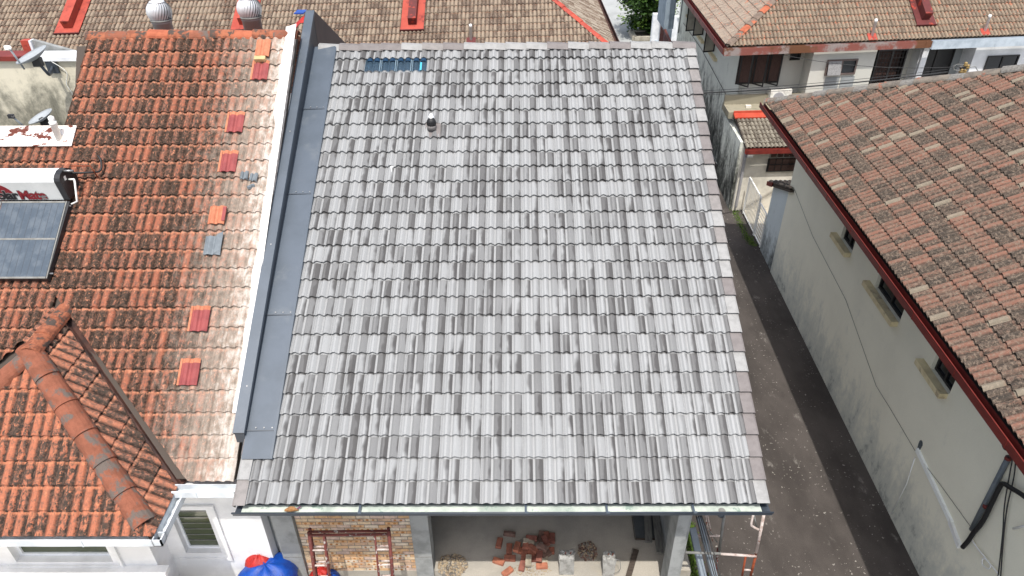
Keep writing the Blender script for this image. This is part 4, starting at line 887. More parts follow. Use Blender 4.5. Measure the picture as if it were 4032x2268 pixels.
for a_, b_ in (((2786, 205), (2812, 225)), ((2738, 134), (2762, 158)), ((2700, 58), (2724, 88))):
    p = ons(*a_, .15); q = ons(*b_, .15); G().box((p + q) / 2 + sd * .075 + ux * -.05, (.15, (p - q).length, .1), (sd, sy, ux)).out('sill', MAT['sill_yellow'], beige)
tube_thing('downpipe', [ons(2690, -20, .06), ons(2683, 40, .06), ons(2671, 130, .06)], .03, 'duct_grey_pipe', 'thin dark downpipe on the side wall of the beige house', 'pipe')
# lean-to and flat slab behind the side house, part of the beige house
leanb = thing('kitchen_extension', 'single-storey extension with grey-brown lean-to tiles, orange flashing and red gutter', 'extension', (9, 24.5, 0))
Ln = Vector(at(2939, 586, Z=2.68)); exn = Vector((math.cos(R(3)), math.sin(R(3)), 0)); T6 = R(12); esl = (sy * math.cos(T6) + ux * math.sin(T6)).normalized()
E6 = .275
GT = dict(BROWN, base=srgb(160, 152, 136), mid=srgb(140, 132, 118), dark=srgb(108, 100, 88), bright=srgb(176, 168, 150), c0=.7, c1=.8, top=.0, vh=.4, seed=12)
MAT['lean_tile'] = tilemat('lean_tile', frame(Ln, exn, esl, .3, E6), 'old', GT)
tile_field(leanb, [Ln + esl * .03, Ln + exn * 3.6 + esl * .03, Ln + exn * 3.6 + esl * 7 * E6, Ln + esl * 7 * E6], Ln, exn, esl, range(12), range(7), .3, E6, RIB_P, MAT['lean_tile'], t=.028)
nL = exn.cross(esl)
G().ext([(0, 0), (.34, 0), (.34, .14), (.3, .14), (.28, .07), (0, .055)], Ln + esl * (7 * E6 - .05) + nL * .03 - exn * .08, Ln + esl * (7 * E6 - .05) + nL * .03 + exn * 3.6, esl, nL).out('orange_flashing', MAT['bright_red'], leanb)
gutter_run('gutter', Ln - exn * .04, Ln + exn * 3.6, -sy, MAT['bright_red' if 0 else 'red_paint'], leanb, h=.16, w_=.14, seam=(.75, 2.6))
tp = Ln + esl * (7 * E6 + .25)
zS = tp.z + .1
def lb(x0, x1, y0, y1, z0, z1, name, m, parent=leanb):
    v = [Ln + exn * x + sy * y + ux * (z - Ln.z) for x in (x0, x1) for y in (y0, y1) for z in (z0, z1)]
    return mesh(name, v, [(0, 1, 3, 2), (4, 6, 7, 5), (0, 4, 5, 1), (2, 3, 7, 6), (0, 2, 6, 4), (1, 5, 7, 3)], MAT[m], parent)
yT = (tp - Ln).dot(sy)
lb(-.25, 5, yT + .05, yT + 1.15, zS - .25, zS, 'flat_slab', 'slab_mould')
lb(-.25, 5, yT + .9, yT + 1.05, zS + .001, zS + .35, 'slab_upstand', 'slab_mould')
lb(.0, 4.5, .35, .5, 0, Ln.z + .1, 'front_wall', 'cream_wall')
lb(-.1, .1, .5, yT + 1.0, 0, Ln.z + .05, 'side_wall', 'rear_side_wall')
lb(1.05, 1.1, .2, .34, Ln.z - .25, Ln.z - .15, 'bracket_block', 'pvc') if 0 else None
w0 = onp(3020, 622, Ln + sy * .35, nf); w1 = onp(3150, 664, Ln + sy * .35, nf)
xa_, xb_ = (w0 - Ln).dot(exn), (w1 - Ln).dot(exn)
ow = lb(xa_, xb_, .29, .345, w1.z, w0.z, 'window', 'window_black')
for i in range(2):
    for r_ in range(3):
        for c_ in range(4):
            xx = xa_ + .06 + i * (xb_ - xa_) / 2 + c_ * .24; lb(xx, xx + .2, .275, .288, w1.z + .05 + r_ * .27, w1.z + .27 + r_ * .27, 'pane', 'curtain', ow) if xx + .2 < xb_ else None
lb(.15, .35, .15, .34, Ln.z - .42, Ln.z - .28, 'gutter_block', 'pvc')
lb(.06, .14, .22, .34, .2, Ln.z - .3, 'downpipe', 'vent_pipe_grey')
p = onp(2945, 424, Vector((0, 0, zS)), Vector((0, 0, 1))); tag(G().box(p + ux * .05, (.2, .14, .09)).out('cement_block', MAT['cream_wall']), 'small cream block lying on the mouldy flat slab above the lean-to', 'block')
# air conditioner
acp = onp(3062, 409, Vector((0, 0, zS)), Vector((0, 0, 1)))
ac = thing('air_conditioner', 'white outdoor air conditioner unit with rust spots on the mouldy slab', 'air conditioner', acp)
G().box(acp + ux * .32, (.82, .32, .56), (exn, sy, ux)).out('casing', MAT['aircon_white'], ac)
G().lathe([(.21, 0), (.21, .012), (.19, .02)], acp + ux * .31 - sy * .162 - exn * .08, -sy, 24).out('fan_guard', MAT['vent_pipe_grey'], ac)
for s in (-.3, .3): G().box(acp + exn * s + ux * .02, (.06, .34, .04), (exn, sy, ux)).out('foot', MAT['zinc'], ac)
# ------------------------------------------------------------------ things on the roofs
def oo(px, py, h=.05): return onp(px, py, op(0, 0, h), EN2)
def loose_tile(px, py, m, label, wd=.33, L=.42, h=.075, m2=None, prof=OLD_P, group='loose roof tiles laid on the old roof', rot=0, crop=None):
    """tile whose lower left corner stands at the pixel; lies on the old roof"""
    p = oo(px, py, h); e = EX * math.cos(rot) + ES2 * math.sin(rot); s = ES2 * math.cos(rot) - EX * math.sin(rot)
    k = wd / .3; v = []; pr = [(x * k, z * .8) for x, z in prof]; n_ = len(pr)
    L2 = L * .83
    for y in (0, L2):
        for x, z in pr: v.append(p + e * x + s * (y + (crop or 0) * max(0, x - wd * .62)) * 1.0 + EN2 * (z))
    for x, z in pr: v.append(p + e * x + EN2 * (z - .022))
    for x, z in pr: v.append(p + e * x + s * L2 + EN2 * (z - .022))
    f = [(i, i + 1, n_ + i + 1, n_ + i) for i in range(n_ - 1)] + [(2 * n_ + i, 2 * n_ + i + 1, i + 1, i) for i in range(n_ - 1)] + [(n_ + i, n_ + i + 1, 3 * n_ + i + 1, 3 * n_ + i) for i in range(n_ - 1)]
    f += [(0, n_, 3 * n_, 2 * n_), (n_ - 1, 3 * n_ - 1, 4 * n_ - 1, 2 * n_ - 1)]
    t = thing('loose_tile', label, 'roof tile', p, group)
    mesh('face', v, f, MAT[m], t)
    if m2:
        v = []
        for y in (L2, L):
            for x, z in pr: v.append(p + e * x + s * y + EN2 * (z - .006))
        mesh('headlap', v, [(i, i + 1, n_ + i + 1, n_ + i) for i in range(n_ - 1)], MAT[m2], t)
        g = G(); g.ext([(-.035, 0), (-.002, 0), (-.002, .014), (-.035, .014)], p + EN2 * -.005, p + s * L + EN2 * -.005, e, EN2); g.out('side_lap', MAT[m2], t)
    return t
loose_tile(992, 313, 'red_tile', 'dark red roof tile, topmost of the red ones, just below the cream block', m2='orange_tile', wd=.27)
loose_tile(892, 520, 'red_tile', 'dark red roof tile with pale head, second of the red ones from the top', m2='orange_tile', wd=.27)
loose_tile(864, 676, 'red_tile', 'dark red roof tile with pale head, just left above the two broken grey pieces', m2='orange_tile', wd=.27)
loose_tile(746, 1304, 'red_tile', 'dark red roof tile with pale head, second lowest of the red ones', m2='orange_tile', wd=.27)
loose_tile(704, 1517, 'red_tile', 'dark red roof tile with pale head, lowest of the loose tiles', m2='orange_tile', wd=.27)
t = loose_tile(817, 882, 'orange_tile', 'bare orange roof tile with one red painted strip, above the blue-grey tile', wd=.27, L=.4)
p = oo(870, 868, .105); mesh('painted_strip', [p, p + EX * .055, p + EX * .055 + ES2 * .26, p + ES2 * .26], [(0, 1, 2, 3)], MAT['red_tile'], t)
loose_tile(800, 1003, 'blue_grey_tile', 'blue-grey roof tile with a broken lower right corner', wd=.27, L=.4, crop=.9, prof=GREY_P)
loose_tile(1002, 222, 'orange_tile', 'pale orange roof tile lying right under the old ridge', wd=.26, L=.46)
for px, py, lb_, rt_ in ((944, 706, 'left one of two small broken pale grey tile pieces on the old roof', .0), (979, 712, 'right one of two small broken pale grey tile pieces on the old roof', -.08)):
    loose_tile(px, py, 'blue_grey_tile', lb_, wd=.13, L=.17, group='broken grey tile pieces', rot=rt_, crop=.4)
p = oo(1024, 231, .14); tag(G().box(p, (.2, .08, .07), (EX, ES2, EN2)).out('block', MAT['cream_block']), 'small cream yellow block between the pale orange and the topmost red tile', 'block')
random.seed(4); g = G(); p = oo(989, 737, .05)
for i in range(5): g.box(p + Vector((random.uniform(-.03, .03), random.uniform(-.03, .03), random.uniform(0, .03))), (.05, .06, .04), [Vector((math.cos(i), math.sin(i), 0)), Vector((-math.sin(i), math.cos(i), 0)), ux])
tag(g.out('mortar_lump', MAT['blue_grey_tile']), 'small pale lump of mortar below the two broken grey tile pieces', 'mortar')
# solar water heater
s0 = oo(275, 793, .16); sB = oo(186, 1097, .16); wP = 1.12; Lp = (sB - s0).length
sh = thing('solar_water_heater', 'solar water heater with white tank and dusty dark collector at the left edge', 'solar heater', sB + EX * -.9)
dn = -ES2
pr_ = s0
cp = G().ext([(-wP, -.09), (0, -.09), (0, 0), (-wP, 0)], sB, s0, EX, EN2).out('collector', MAT['black_plastic'], sh)
g = G()
for a, b, c, d in ((-wP, -wP + .02, 0, Lp), (-.02, 0, 0, Lp), (-wP + .03, -.03, 0, .03), (-wP + .03, -.03, Lp - .03, Lp), (-wP + .03, -.03, Lp * .49, Lp * .49 + .03)):
    g.ext([(a, 0), (b, 0), (b, .012), (a, .012)], sB + ES2 * c, sB + ES2 * d, EX, EN2)
g.out('collector_frame', MAT['zinc'], cp)
for a, b in ((.03, Lp * .49), (Lp * .49 + .03, Lp - .03)):
    G().ext([(-wP + .03, .0005), (-.03, .0005), (-.03, .006), (-wP + .03, .006)], sB + ES2 * a, sB + ES2 * b, EX, EN2).out('collector_glass', MAT['solar_glass'], cp)
for i in range(1, 10):
    x = -wP + .03 + i * (wP - .06) / 10
    G().ext([(x, .006), (x + .006, .006), (x + .006, .0075), (x, .0075)], sB + ES2 * .04, sB + ES2 * (Lp - .04), EX, EN2).out('absorber_line', MAT['slate_dark'], cp)
B0 = s0 + ES2 * .03 + EN2 * .0
ts = [(.0, .0), (-.07, .37), (-.055, .415), (.0, .46), (.09, .49), (.2, .485), (.3, .43), (.37, .33), (.4, .2), (.36, .06)]
tk = G().ext(ts, B0 + EX * -2.3, B0 + EX * -.10, Vector((0, 1, 0)), ux).out('tank', MAT['tank_white'], sh)
ts2 = [(y * 1.0, z) for y, z in [(-.004, .0), (-.074, .372), (-.059, .419), (.0, .466), (.09, .497), (.2, .492), (.304, .436), (.376, .332), (.406, .2), (.364, .054)]]
G().ext(ts2, B0 + EX * -.10, B0 + EX * -.0, Vector((0, 1, 0)), ux).out('end_cap', MAT['black_plastic'], tk)
fn = Vector((0, -.37, -.07)).normalized(); fu = Vector((0, -.07, .37)).normalized()
G().ext([(0.01, 0), (.365, 0), (.365, .004), (.01, .004)], B0 + EX * -2.3 + fn * .0, B0 + EX * -.105, fu, fn).out('front_panel', MAT['tank_face'], tk)
# lettering on the tank: dark red disc, SolarMate in outlined capitals and small letters
lc = B0 + EX * -1.20 + fn * .005
g = G(); cpt = [(math.cos(t) * .30, math.sin(t) * .27) for t in [i * math.pi / 16 for i in range(17)]]
g.ext(cpt, lc + fu * .075 + EX * .03, lc + fu * .075 + EX * .03 + fn * .002, EX, fu); g.out('logo_disc', MAT['logo_red'], tk)
def text(body, x, size, m, lift, off=0):
    cu = bpy.data.curves.new('lettering', 'FONT'); cu.body = body; cu.size = size; cu.extrude = .0015; cu.offset = off; cu.space_character = .92
    to = bpy.data.objects.new('lettering', cu); col.objects.link(to); dg = bpy.context.evaluated_depsgraph_get(); me = bpy.data.meshes.new_from_object(to.evaluated_get(dg))
    col.objects.unlink(to); bpy.data.objects.remove(to)
    v = [lc + EX * (x + p.co.x) + fu * (.03 + p.co.y) + fn * (lift + p.co.z) for p in me.vertices]; wdt = max(p.co.x for p in me.vertices)
    mesh('lettering', v, [tuple(q.vertices) for q in me.polygons], m, tk); return wdt
wS_ = text('Solar', -.08, .24, MAT['logo_black'], .006, .008); text('Solar', -.08, .24, MAT['logo_grey'], .004, .016)
text('Mate', -.08 + wS_ + .005, .24, MAT['logo_red'], .006, .008); text('Mate', -.08 + wS_ + .005, .24, MAT['logo_grey'], .004, .016)
e0 = B0 + EX * .0
G().box(e0 + EX * .002 + Vector((0, .08, .36)), (.004, .05, .07)).out('sticker', MAT['pvc'], tk)
G().tube([e0 + Vector((.0, .16, .3)), e0 + Vector((.09, .16, .3)), e0 + Vector((.1, .14, .28)), e0 + Vector((.12, -.02, -.02)), e0 + Vector((.02, -.04, -.06))], .016, 8).out('return_pipe', MAT['pvc'], sh, True)
G().tube([e0 + Vector((-.02, .12, .47)), e0 + Vector((.14, .15, .46))], .02, 8).out('valve', MAT['steel'], sh, True)
G().tube(spline([e0 + Vector((.0, .3, .35)), e0 + Vector((.22, .38, .32)), e0 + Vector((.36, .5, .3)), e0 + Vector((.36, .62, .42)), e0 + Vector((.3, .68, .5))]), .018, 8).out('hose', MAT['black_rubber'], sh, True)
G().tube([e0 + Vector((.0, .34, .46)), e0 + Vector((.3, .38, .44)), e0 + Vector((.32, .44, .2))], .011, 8).out('copper_pipe', MAT['orange_rust'], sh, True)
for yy in (.1, Lp * .95): G().tube([sB + ES2 * yy + EX * -.02 + EN2 * -.03, sB + ES2 * yy + EX * .06 + EN2 * -.03], .016, 8).out('pipe_stub', MAT['steel'], sh)
# satellite dishes
def dish(name, c, ax, r, label, arm_to, lnb, wallp=None, cable=None):
    t = thing(name, label, 'satellite dish', c, 'satellite dishes at the far left')
    ax = Vector(ax).normalized()
    prof = [(r * k / 6, .16 * r * (k / 6) ** 2 * 2) for k in range(0, 7)]; prof2 = prof + [(r * k / 6, .16 * r * (k / 6) ** 2 * 2 - .012) for k in range(6, -1, -1)]
    G().lathe(prof2, c, ax, 28).out('reflector', MAT['dish_grey'], t, True)
    a = c + Vector((0, 0, -r * .95)) * .9 + ax * .05
    G().tube([arm_to, c + lnb], .017, 8).out('feed_arm', MAT['dish_grey'], t, True)
    o = G().tube([c + lnb, c + lnb + Vector((.02, -.02, .03))], .03, 10).box(c + lnb + Vector((-.03, 0, .02)), (.1, .05, .07)).out('receiver', MAT['pvc'] if name == 'satellite_dish' and wallp is not None else MAT['black_plastic'], t)
    G().box(c - ax * .06, (.16, .1, .16)).out('mount', MAT['black_plastic'], t)
    if wallp is not None:
        G().tube(spline([c - ax * .08, c - ax * .2 + Vector((.05, 0, -.1)), (c - ax * .2 + wallp) / 2 + Vector((0, 0, -.12)), wallp]), .028, 10).out('wall_arm', MAT['slate_dark'], t, True)
        G().box(wallp + Vector((0, -.01, 0)), (.22, .03, .26)).out('wall_plate', MAT['slate_dark'], t)
    return t
dc = at(138, 232, Y=DY - .72); vw = Vector(ray(138, 232)).normalized(); ax_ = Vector(M[1] * .75 - M[0] * .66); ax_ = (ax_ - vw * ax_.dot(vw)).normalized() - vw * .16
wpl = at(207, 262, Y=DY - .02)
lnbp = at(38, 192, Y=DY - 1.05)
armb = at(96, 272, Y=DY - .85)
dish('satellite_dish', dc, ax_, .31, 'grey satellite dish on an arm, upper one, fixed to the cream wall', armb, lnbp - dc, wpl)
tube_thing('dish_cable', [wpl + Vector((.02, -.03, .12)), wpl + Vector((.25, -.02, -.1)), at(262, 330, Y=DY - .02), at(286, 370, Y=DY - .02), at(300, 410, Y=DY - .02)], .008, 'pvc', 'thin white cable running down the cream wall beside the dish shadow', 'cable', spl=4)
dc2 = at(170, 470, Y=DY - 1.35); dish('satellite_dish', dc2, ax_, .24, 'small grey satellite dish, lower one, half hidden behind the rusty flashing', at(110, 512, Y=DY - 1.5), at(52, 462, Y=DY - 1.7) - dc2)
# roof turbines behind the old ridge
def turbine(px, py, label):
    c = at(px, py, Y=16.3); t = thing('turbine_vent', label, 'roof ventilator', c, 'turbine ventilators behind the old ridge'); r = .265
    G().lathe([(.2, -.95), (.2, -.24), (.215, -.24), (.215, -.16)], c, n=32).out('shaft', MAT['vent_pipe_grey'], t, True)
    G().lathe([(.17, -.2), (.17, .18)], c, n=16).out('core', MAT['dark'], t, True)
    nb = 26
    H = lambda k: -.18 + .37 * k
    RD = lambda k: r * (math.sin(math.pi * (.2 + .66 * k)) ** .55)
    bm = None
    for i in range(nb):
        a0 = 2 * math.pi * i / nb; g = G(); m_ = 8
        for k in range(m_ + 1):
            q = k / m_; tw = a0 + .55 * q
            for s_, rr in ((0, 1.0), (.205, .94)):
                g.v.append(c + Vector((math.cos(tw + s_), math.sin(tw + s_), 0)) * RD(q) * rr + ux * H(q))
        g.f = [(2 * k, 2 * k + 1, 2 * k + 3, 2 * k + 2) for k in range(m_)]
        g.out('blade', MAT['bright_alu'], t, True)
    G().lathe([(RD(1) * 1.04, .185), (RD(1) * .9, .21), (.1, .225), (.08, .245), (.02, .25)], c, n=28).out('top_plate', MAT['bright_alu'], t, True)
    G().lathe([(.225, -.2), (.235, -.17), (.225, -.16)], c, n=28).out('collar', MAT['zinc'], t, True)
turbine(626, 44, 'left one of two silver turbine ventilators behind the old orange ridge')
turbine(981, 32, 'right one of two silver turbine ventilators, in front of a red roof duct')
# tarpaulin scrap behind the parapet
p = at(1155, 104, Y=15.3); random.seed(9); g = G(); nx = 8
for j in range(5):
    for i in range(nx): t_ = i / (nx - 1); g.v.append(p + Vector((-.21 + t_ * .46, j * .14 - .1, -.28 + (.02 + .5 * t_ ** .7) * (1 - .16 * abs(j - 1.5)) + random.uniform(-.02, .02))))
g.f = [(j * nx + i, j * nx + i + 1, (j + 1) * nx + i + 1, (j + 1) * nx + i) for j in range(4) for i in range(nx - 1)]
tt = thing('tarpaulin', 'crumpled red and blue tarpaulin showing behind the top of the parapet', 'tarpaulin', p)
mesh('sheet', g.v, g.f, MAT['red_tarp'], tt); G().box(p + Vector((.14, .2, .24)), (.2, .3, .02)).out('blue_fold', MAT['blue_tarp'], tt)
# vent on the grey roof
vb = onp(1700, 525, rp(0, 0, .03), EN)
vt_ = thing('roof_vent', 'black rubber pipe boot with silver foil cap on the grey roof', 'roof vent', vb)
G().ext([(-.12, 0), (.16, 0), (.16, .02), (-.12, .02)], vb - ES * .1, vb + ES * .22, EX, EN).out('base_plate', MAT['cap_grey1'], vt_)
vc = vb + ES * .08 + EN * .03
G().lathe([(.085, 0), (.082, .06), (.075, .1)], vc, n=24).out('cement_collar', MAT['cap_grey2'], vt_, True)
G().lathe([(.08, .07), (.088, .10), (.082, .12), (.086, .135), (.078, .16), (.06, .19), (.04, .2)], vc, n=24).out('rubber_boot', MAT['black_rubber'], vt_, True)
G().lathe([(.03, .19), (.03, .215), (.024, .23), (.01, .236)], vc, n=14).out('white_cap', MAT['pvc'], vt_, True)
random.seed(8); g = G(); q = vc + Vector((-.02, .1, .12))
prf = [(.055, 0), (.062, .05), (.05, .09), (.035, .12)]
g.lathe([(r_ * random.uniform(.85, 1.1), h_) for r_, h_ in prf], q, (.1, .5, .85), 9); g.out('foil_cap', MAT['bright_alu'], vt_)
g = G(); q = onp(1540, 672, rp(0, 0, .045), EN); g.box(q, (.025, .16, .004), (EX * .99 + ES * .1, ES, EN)); g.box(q + ES * .1 + EX * .01, (.05, .05, .004), (EX, ES, EN)); tag(g.out('paper_scrap', MAT['paper']), 'small white strip of paper stuck on the grey tiles below the skylight', 'paper')
# dry leaf in the gutter
q = at(1150, 2012, Y=GY0 + .08); g = G(); n_ = 9
for i in range(n_):
    t_ = i / (n_ - 1); wd = .045 * math.sin(math.pi * min(.97, t_ + .03)) ** .7
    for s in (-1, 0, 1): g.v.append(Vector((q.x - .11 + .2 * t_, GY0 + .085 + s * wd, GZ - .05 + .015 * abs(s) + .03 * math.sin(t_ * 3))))
g.f = [(3 * i + j, 3 * i + j + 1, 3 * i + j + 4, 3 * i + j + 3) for i in range(n_ - 1) for j in range(2)]
lf = thing('dead_leaf', 'curled brown dead leaf lying in the pale gutter near its left end', 'leaf', q); mesh('blade', g.v, g.f, MAT['dry_leaf'], lf)
G().tube([Vector((q.x + .07, GY0 + .1, GZ - .02)), Vector((q.x + .12, GY0 + .12, GZ + .0))], .009, 6).out('stalk', MAT['purple'], lf)
# ------------------------------------------------------------------ building site under the gutter
def scaffold(name, label, o, ux_, uy_, h=1.75, wd=1.2, ladder=(.12,), m='rust_tube', lift=0):
    """H frame: o = foot of the left tube, ux_ along the width, uy_ = up direction"""
    t = thing(name, label, 'scaffold frame', o); r = .022; u_ = Vector(ux_).normalized(); v_ = Vector(uy_).normalized(); nn_ = u_.cross(v_)
    P = lambda a, b: o + u_ * a + v_ * b
    for a in (0, wd): G().tube([P(a, 0), P(a, h)], r * 1.25, 8).out('post', MAT[m], t, True)
    G().tube([P(0, h - .06), P(wd, h - .06)], r, 8).out('head_rail', MAT['white_tube' if m == 'white_tube' else 'rust_tube'], t, True)
    for a in (.22, wd - .22): G().tube([P(a, 0.1), P(a, h - .2 if m != 'rust_tube' else h - .06)], r * .8, 8).out('inner_post', MAT[m], t, True)
    for k in range(5):
        z = .2 + k * .3
        for a, b in ((0, .22), (wd - .22, wd)): G().tube([P(a, z), P(b, z)], r * .75, 6).out('rung', MAT['white_tube'], t, True)
    return t
sA, sBx = at(1216, 2092, Y=BY - .42), at(1528, 2072, Y=BY - .30)
up1 = Vector((0, .22, 1)).normalized()
for k, (o1, lb_) in enumerate(((at(1216, 2095, Y=BY - .48), 'front one of two rusty red scaffold frames leaning on the pale brick wall'), (at(1220, 2082, Y=BY - .34), 'back one of two rusty red scaffold frames leaning on the pale brick wall'))):
    o2 = Vector((at(1528, 2072, Y=o1.y).x, o1.y, o1.z)); d = (o2 - o1); L_ = d.length; d = (d + Vector((0, 0, .02))).normalized()
    scaffold('scaffolding', lb_, o1 - up1 * 1.75, d, up1, wd=L_)
# brick pile on the slab
def slab(px, py, z=FZ): return at(px, py, Z=z)
def c7(x, y): return 1650 + x * .2329, 2030 + y * .2329     # positions read off an enlarged view of the pile
BL = [ (1530, 315, -8, 0, 2, 1, 'brown brick on its side, topmost of the pile'), (1355, 465, 80, 0, 0, 0, 'red brick lying apart at the upper left of the pile'),
 (1525, 565, 88, 0, 0, 0, 'upright red brick in the left row of the pile'), (1655, 540, 76, 1, 3, 0, 'bright orange-red brick tilted beside the left row'),
 (1535, 720, -3, 0, 0, 0, 'red brick lying crosswise under the left row'), (1345, 775, -20, 0, 3, 0, 'brick at the lower left of the pile, half in sunlight'),
 (1495, 950, 40, 0, 3, 0, 'single orange brick in full sun below the pile'), (1900, 395, -6, 1, 1, 0, 'reddish brick lying crosswise at the top middle'),
 (1850, 455, -8, 1, 4, 0, 'pale cement coloured brick in the middle of the pile'), (2060, 350, 76, 0, 2, 0, 'dark brown brick at the top right, steeply turned'),
 (2250, 385, 88, 0, 1, 0, 'dark red brick at the far upper right of the pile'), (2140, 430, 110, 1, 1, 0, 'reddish brick slanting beside the far upper right one'),
 (2085, 540, -32, 2, 2, 0, 'brown brick lying diagonally on top of the pile'), (1925, 560, -38, 1, 0, 0, 'red brick lying diagonally left of the top one'),
 (1800, 520, 80, 1, 0, 0, 'short red brick end in the centre of the pile'), (2240, 595, 88, 0, 0, 0, 'half red brick at the right side of the pile'),
 (2145, 665, 40, 0, 2, 0, 'brown brick at the right foot of the pile'), (1780, 670, 84, 0, 0, 0, 'mortar-stained brick below the centre of the pile'),
 (1850, 765, 86, 1, 4, 0, 'pale cream brick standing half in sunlight'), (1940, 730, 0, 0, 1, 0, 'grey-brown brick next to the pale cream one'),
 (2035, 690, 82, 2, 1, 0, 'red-brown brick laid on top, its end in sunlight'), (2075, 850, 2, 0, 3, 0, 'orange brick in sunlight at the lower right of the pile'),
 (1745, 845, 78, 0, 1, 0, 'pale red brick reaching into the sunlight at the bottom'), (1885, 625, -20, 0, 0, 0, 'red brick underneath the diagonal ones'),
 (2130, 745, 88, 0, 4, 0, 'grey chipped brick beside the sunlit end brick'), (1710, 590, 70, 0, 3, 0, 'small orange-red brick piece left of the centre'), (2165, 365, 100, 0, 0, 0, 'dark red brick wedged behind the far upper right ones')]
random.seed(21)
for x, y, ang, lev, m, onside, lb_ in BL:
    px, py = c7(x, y); z = FZ + .035 + lev * .075; p = at(px, py, Z=z); a = R(ang); tl_ = random.uniform(-.1, .1) * (1 + lev) * (1 if lev else .1)
    d = Vector((math.cos(a), math.sin(a), math.sin(tl_))).normalized(); s = ux.cross(d).normalized(); n_ = d.cross(s)
    sz_ = (.2, .1, .066) if not onside else (.21, .066, .1)
    if 'short' in lb_ or 'half' in lb_[:6] or 'small' in lb_: sz_ = (.12, .1, .066)
    bm = bmesh.new(); bmesh.ops.create_cube(bm, size=1)
    for v in bm.verts: v.co = (v.co.x * sz_[0], v.co.y * sz_[1], v.co.z * sz_[2])
    bmesh.ops.bevel(bm, geom=bm.edges[:], offset=.006, segments=1, affect='EDGES')
    for v in bm.verts: v.co += Vector((random.uniform(-1, 1), random.uniform(-1, 1), random.uniform(-1, 1))) * .0018
    me = bpy.data.meshes.new('brick'); bm.to_mesh(me); bm.free(); me.materials.append(MAT['red_brick%d' % m])
    o = bpy.data.objects.new('brick', me); col.objects.link(o); W[o] = p
    o.matrix_world = Matrix.Translation(p + ux * (.01 if lev else 0)) @ Matrix((d, s, n_)).transposed().to_4x4()
    tag(o, lb_, 'brick', 'loose bricks piled on the slab')
def rubble(name, label, px, py, rx_, ry_, n, mats, size=(.015, .04), seed=1, h=.06):
    random.seed(seed); c = slab(px, py); gs = [G() for _ in mats]
    for i in range(n):
        a = random.uniform(0, 6.28); q = math.sqrt(random.random()); s = random.uniform(*size); g = gs[random.randrange(len(mats))]
        p = c + Vector((math.cos(a) * q * rx_, math.sin(a) * q * ry_, s * .4 + h * (1 - q) * random.random())); d = Vector((random.gauss(0, 1), random.gauss(0, 1), random.gauss(0, .5))).normalized()
        g.lathe([(s * .5, -s * .4), (s, -s * .1), (s * .8, s * .3), (s * .3, s * .45)], p, d, 5)
    v = []; f = []; me = bpy.data.meshes.new(name); mi = []
    for k_, g in enumerate(gs):
        b = len(v); v += g.v; f += [tuple(i + b for i in q) for q in g.f]; mi += [k_] * len(g.f)
    me.from_pydata([tuple(p - c) for p in v], [], f)
    for m in mats: me.materials.append(MAT[m])
    for p_, k_ in zip(me.polygons, mi): p_.material_index = k_
    o = put(bpy.data.objects.new(name, me), None, c); o['kind'] = 'stuff'; tag(o, label, 'rubble')
    return o
rubble('rubble', 'heap of pale broken stones in the corner beside the concrete column', 1782, 2228, .26, .22, 330, ['stone_grey', 'stone_tan', 'stone_tan'], (.012, .035), 2)
rubble('rubble', 'heap of grey and reddish rubble behind the two concrete stubs', 2314, 2172, .17, .19, 300, ['stone_grey', 'red_brick2', 'stone_tan'], (.012, .034), 3)
rubble('rubble', 'crumbs of mortar scattered at the sunlit foot of the brick pile', 2090, 2244, .35, .12, 170, ['stone_tan', 'stone_tan'], (.006, .016), 5, .005)
# broken concrete stubs standing in front
def stub(px, w_, py, label, seed, bars=True):
    random.seed(seed); zt = FZ + .46; c = at(px, py, Z=zt); t = thing('concrete_stub', label, 'concrete stub', (c.x, c.y, FZ - .1), 'broken concrete stubs on the slab')
    bm = bmesh.new(); bmesh.ops.create_cube(bm, size=1); bmesh.ops.subdivide_edges(bm, edges=bm.edges[:], cuts=5, use_grid_fill=True)
    for v in bm.verts:
        tp_ = v.co.z > .2; v.co = Vector((c.x + v.co.x * w_, c.y - .07 + v.co.y * .17, FZ + .18 + v.co.z * .56))
        if tp_: v.co += Vector((random.uniform(-.018, .018), random.uniform(-.015, .015), random.uniform(-.05, .02)))
        else: v.co += Vector((random.uniform(-.004, .004),) * 3)
    me = bpy.data.meshes.new('stub'); bm.to_mesh(me); bm.free(); me.transform(Matrix.Translation(-Vector((c.x, c.y, FZ)))); me.materials.append(MAT['raw_concrete'])
    put(bpy.data.objects.new('stub', me), t, (c.x, c.y, FZ))
    for i in range(2):
        a = Vector((c.x - w_ * .2 + i * w_ * .35, c.y - .05, zt - .12)); G().tube([a, a + Vector((.03, -.02, .17))], .007, 6).out('reinforcing_bar', MAT['orange_rust'], t)
    return c, t
c_, _ = stub(2232, .25, 2166, 'wide broken concrete stub, left one of the two', 4)
c_, t_ = stub(2398, .2, 2172, 'narrow broken concrete stub with a wire loop, right one of the two', 6)
G().tube(spline([c_ + Vector((.08, -.1, -.05)), c_ + Vector((.17, -.12, -.08)), c_ + Vector((.19, -.14, -.3)), c_ + Vector((.08, -.16, -.38))]), .005, 6).out('wire_loop', MAT['zinc'], t_, True)
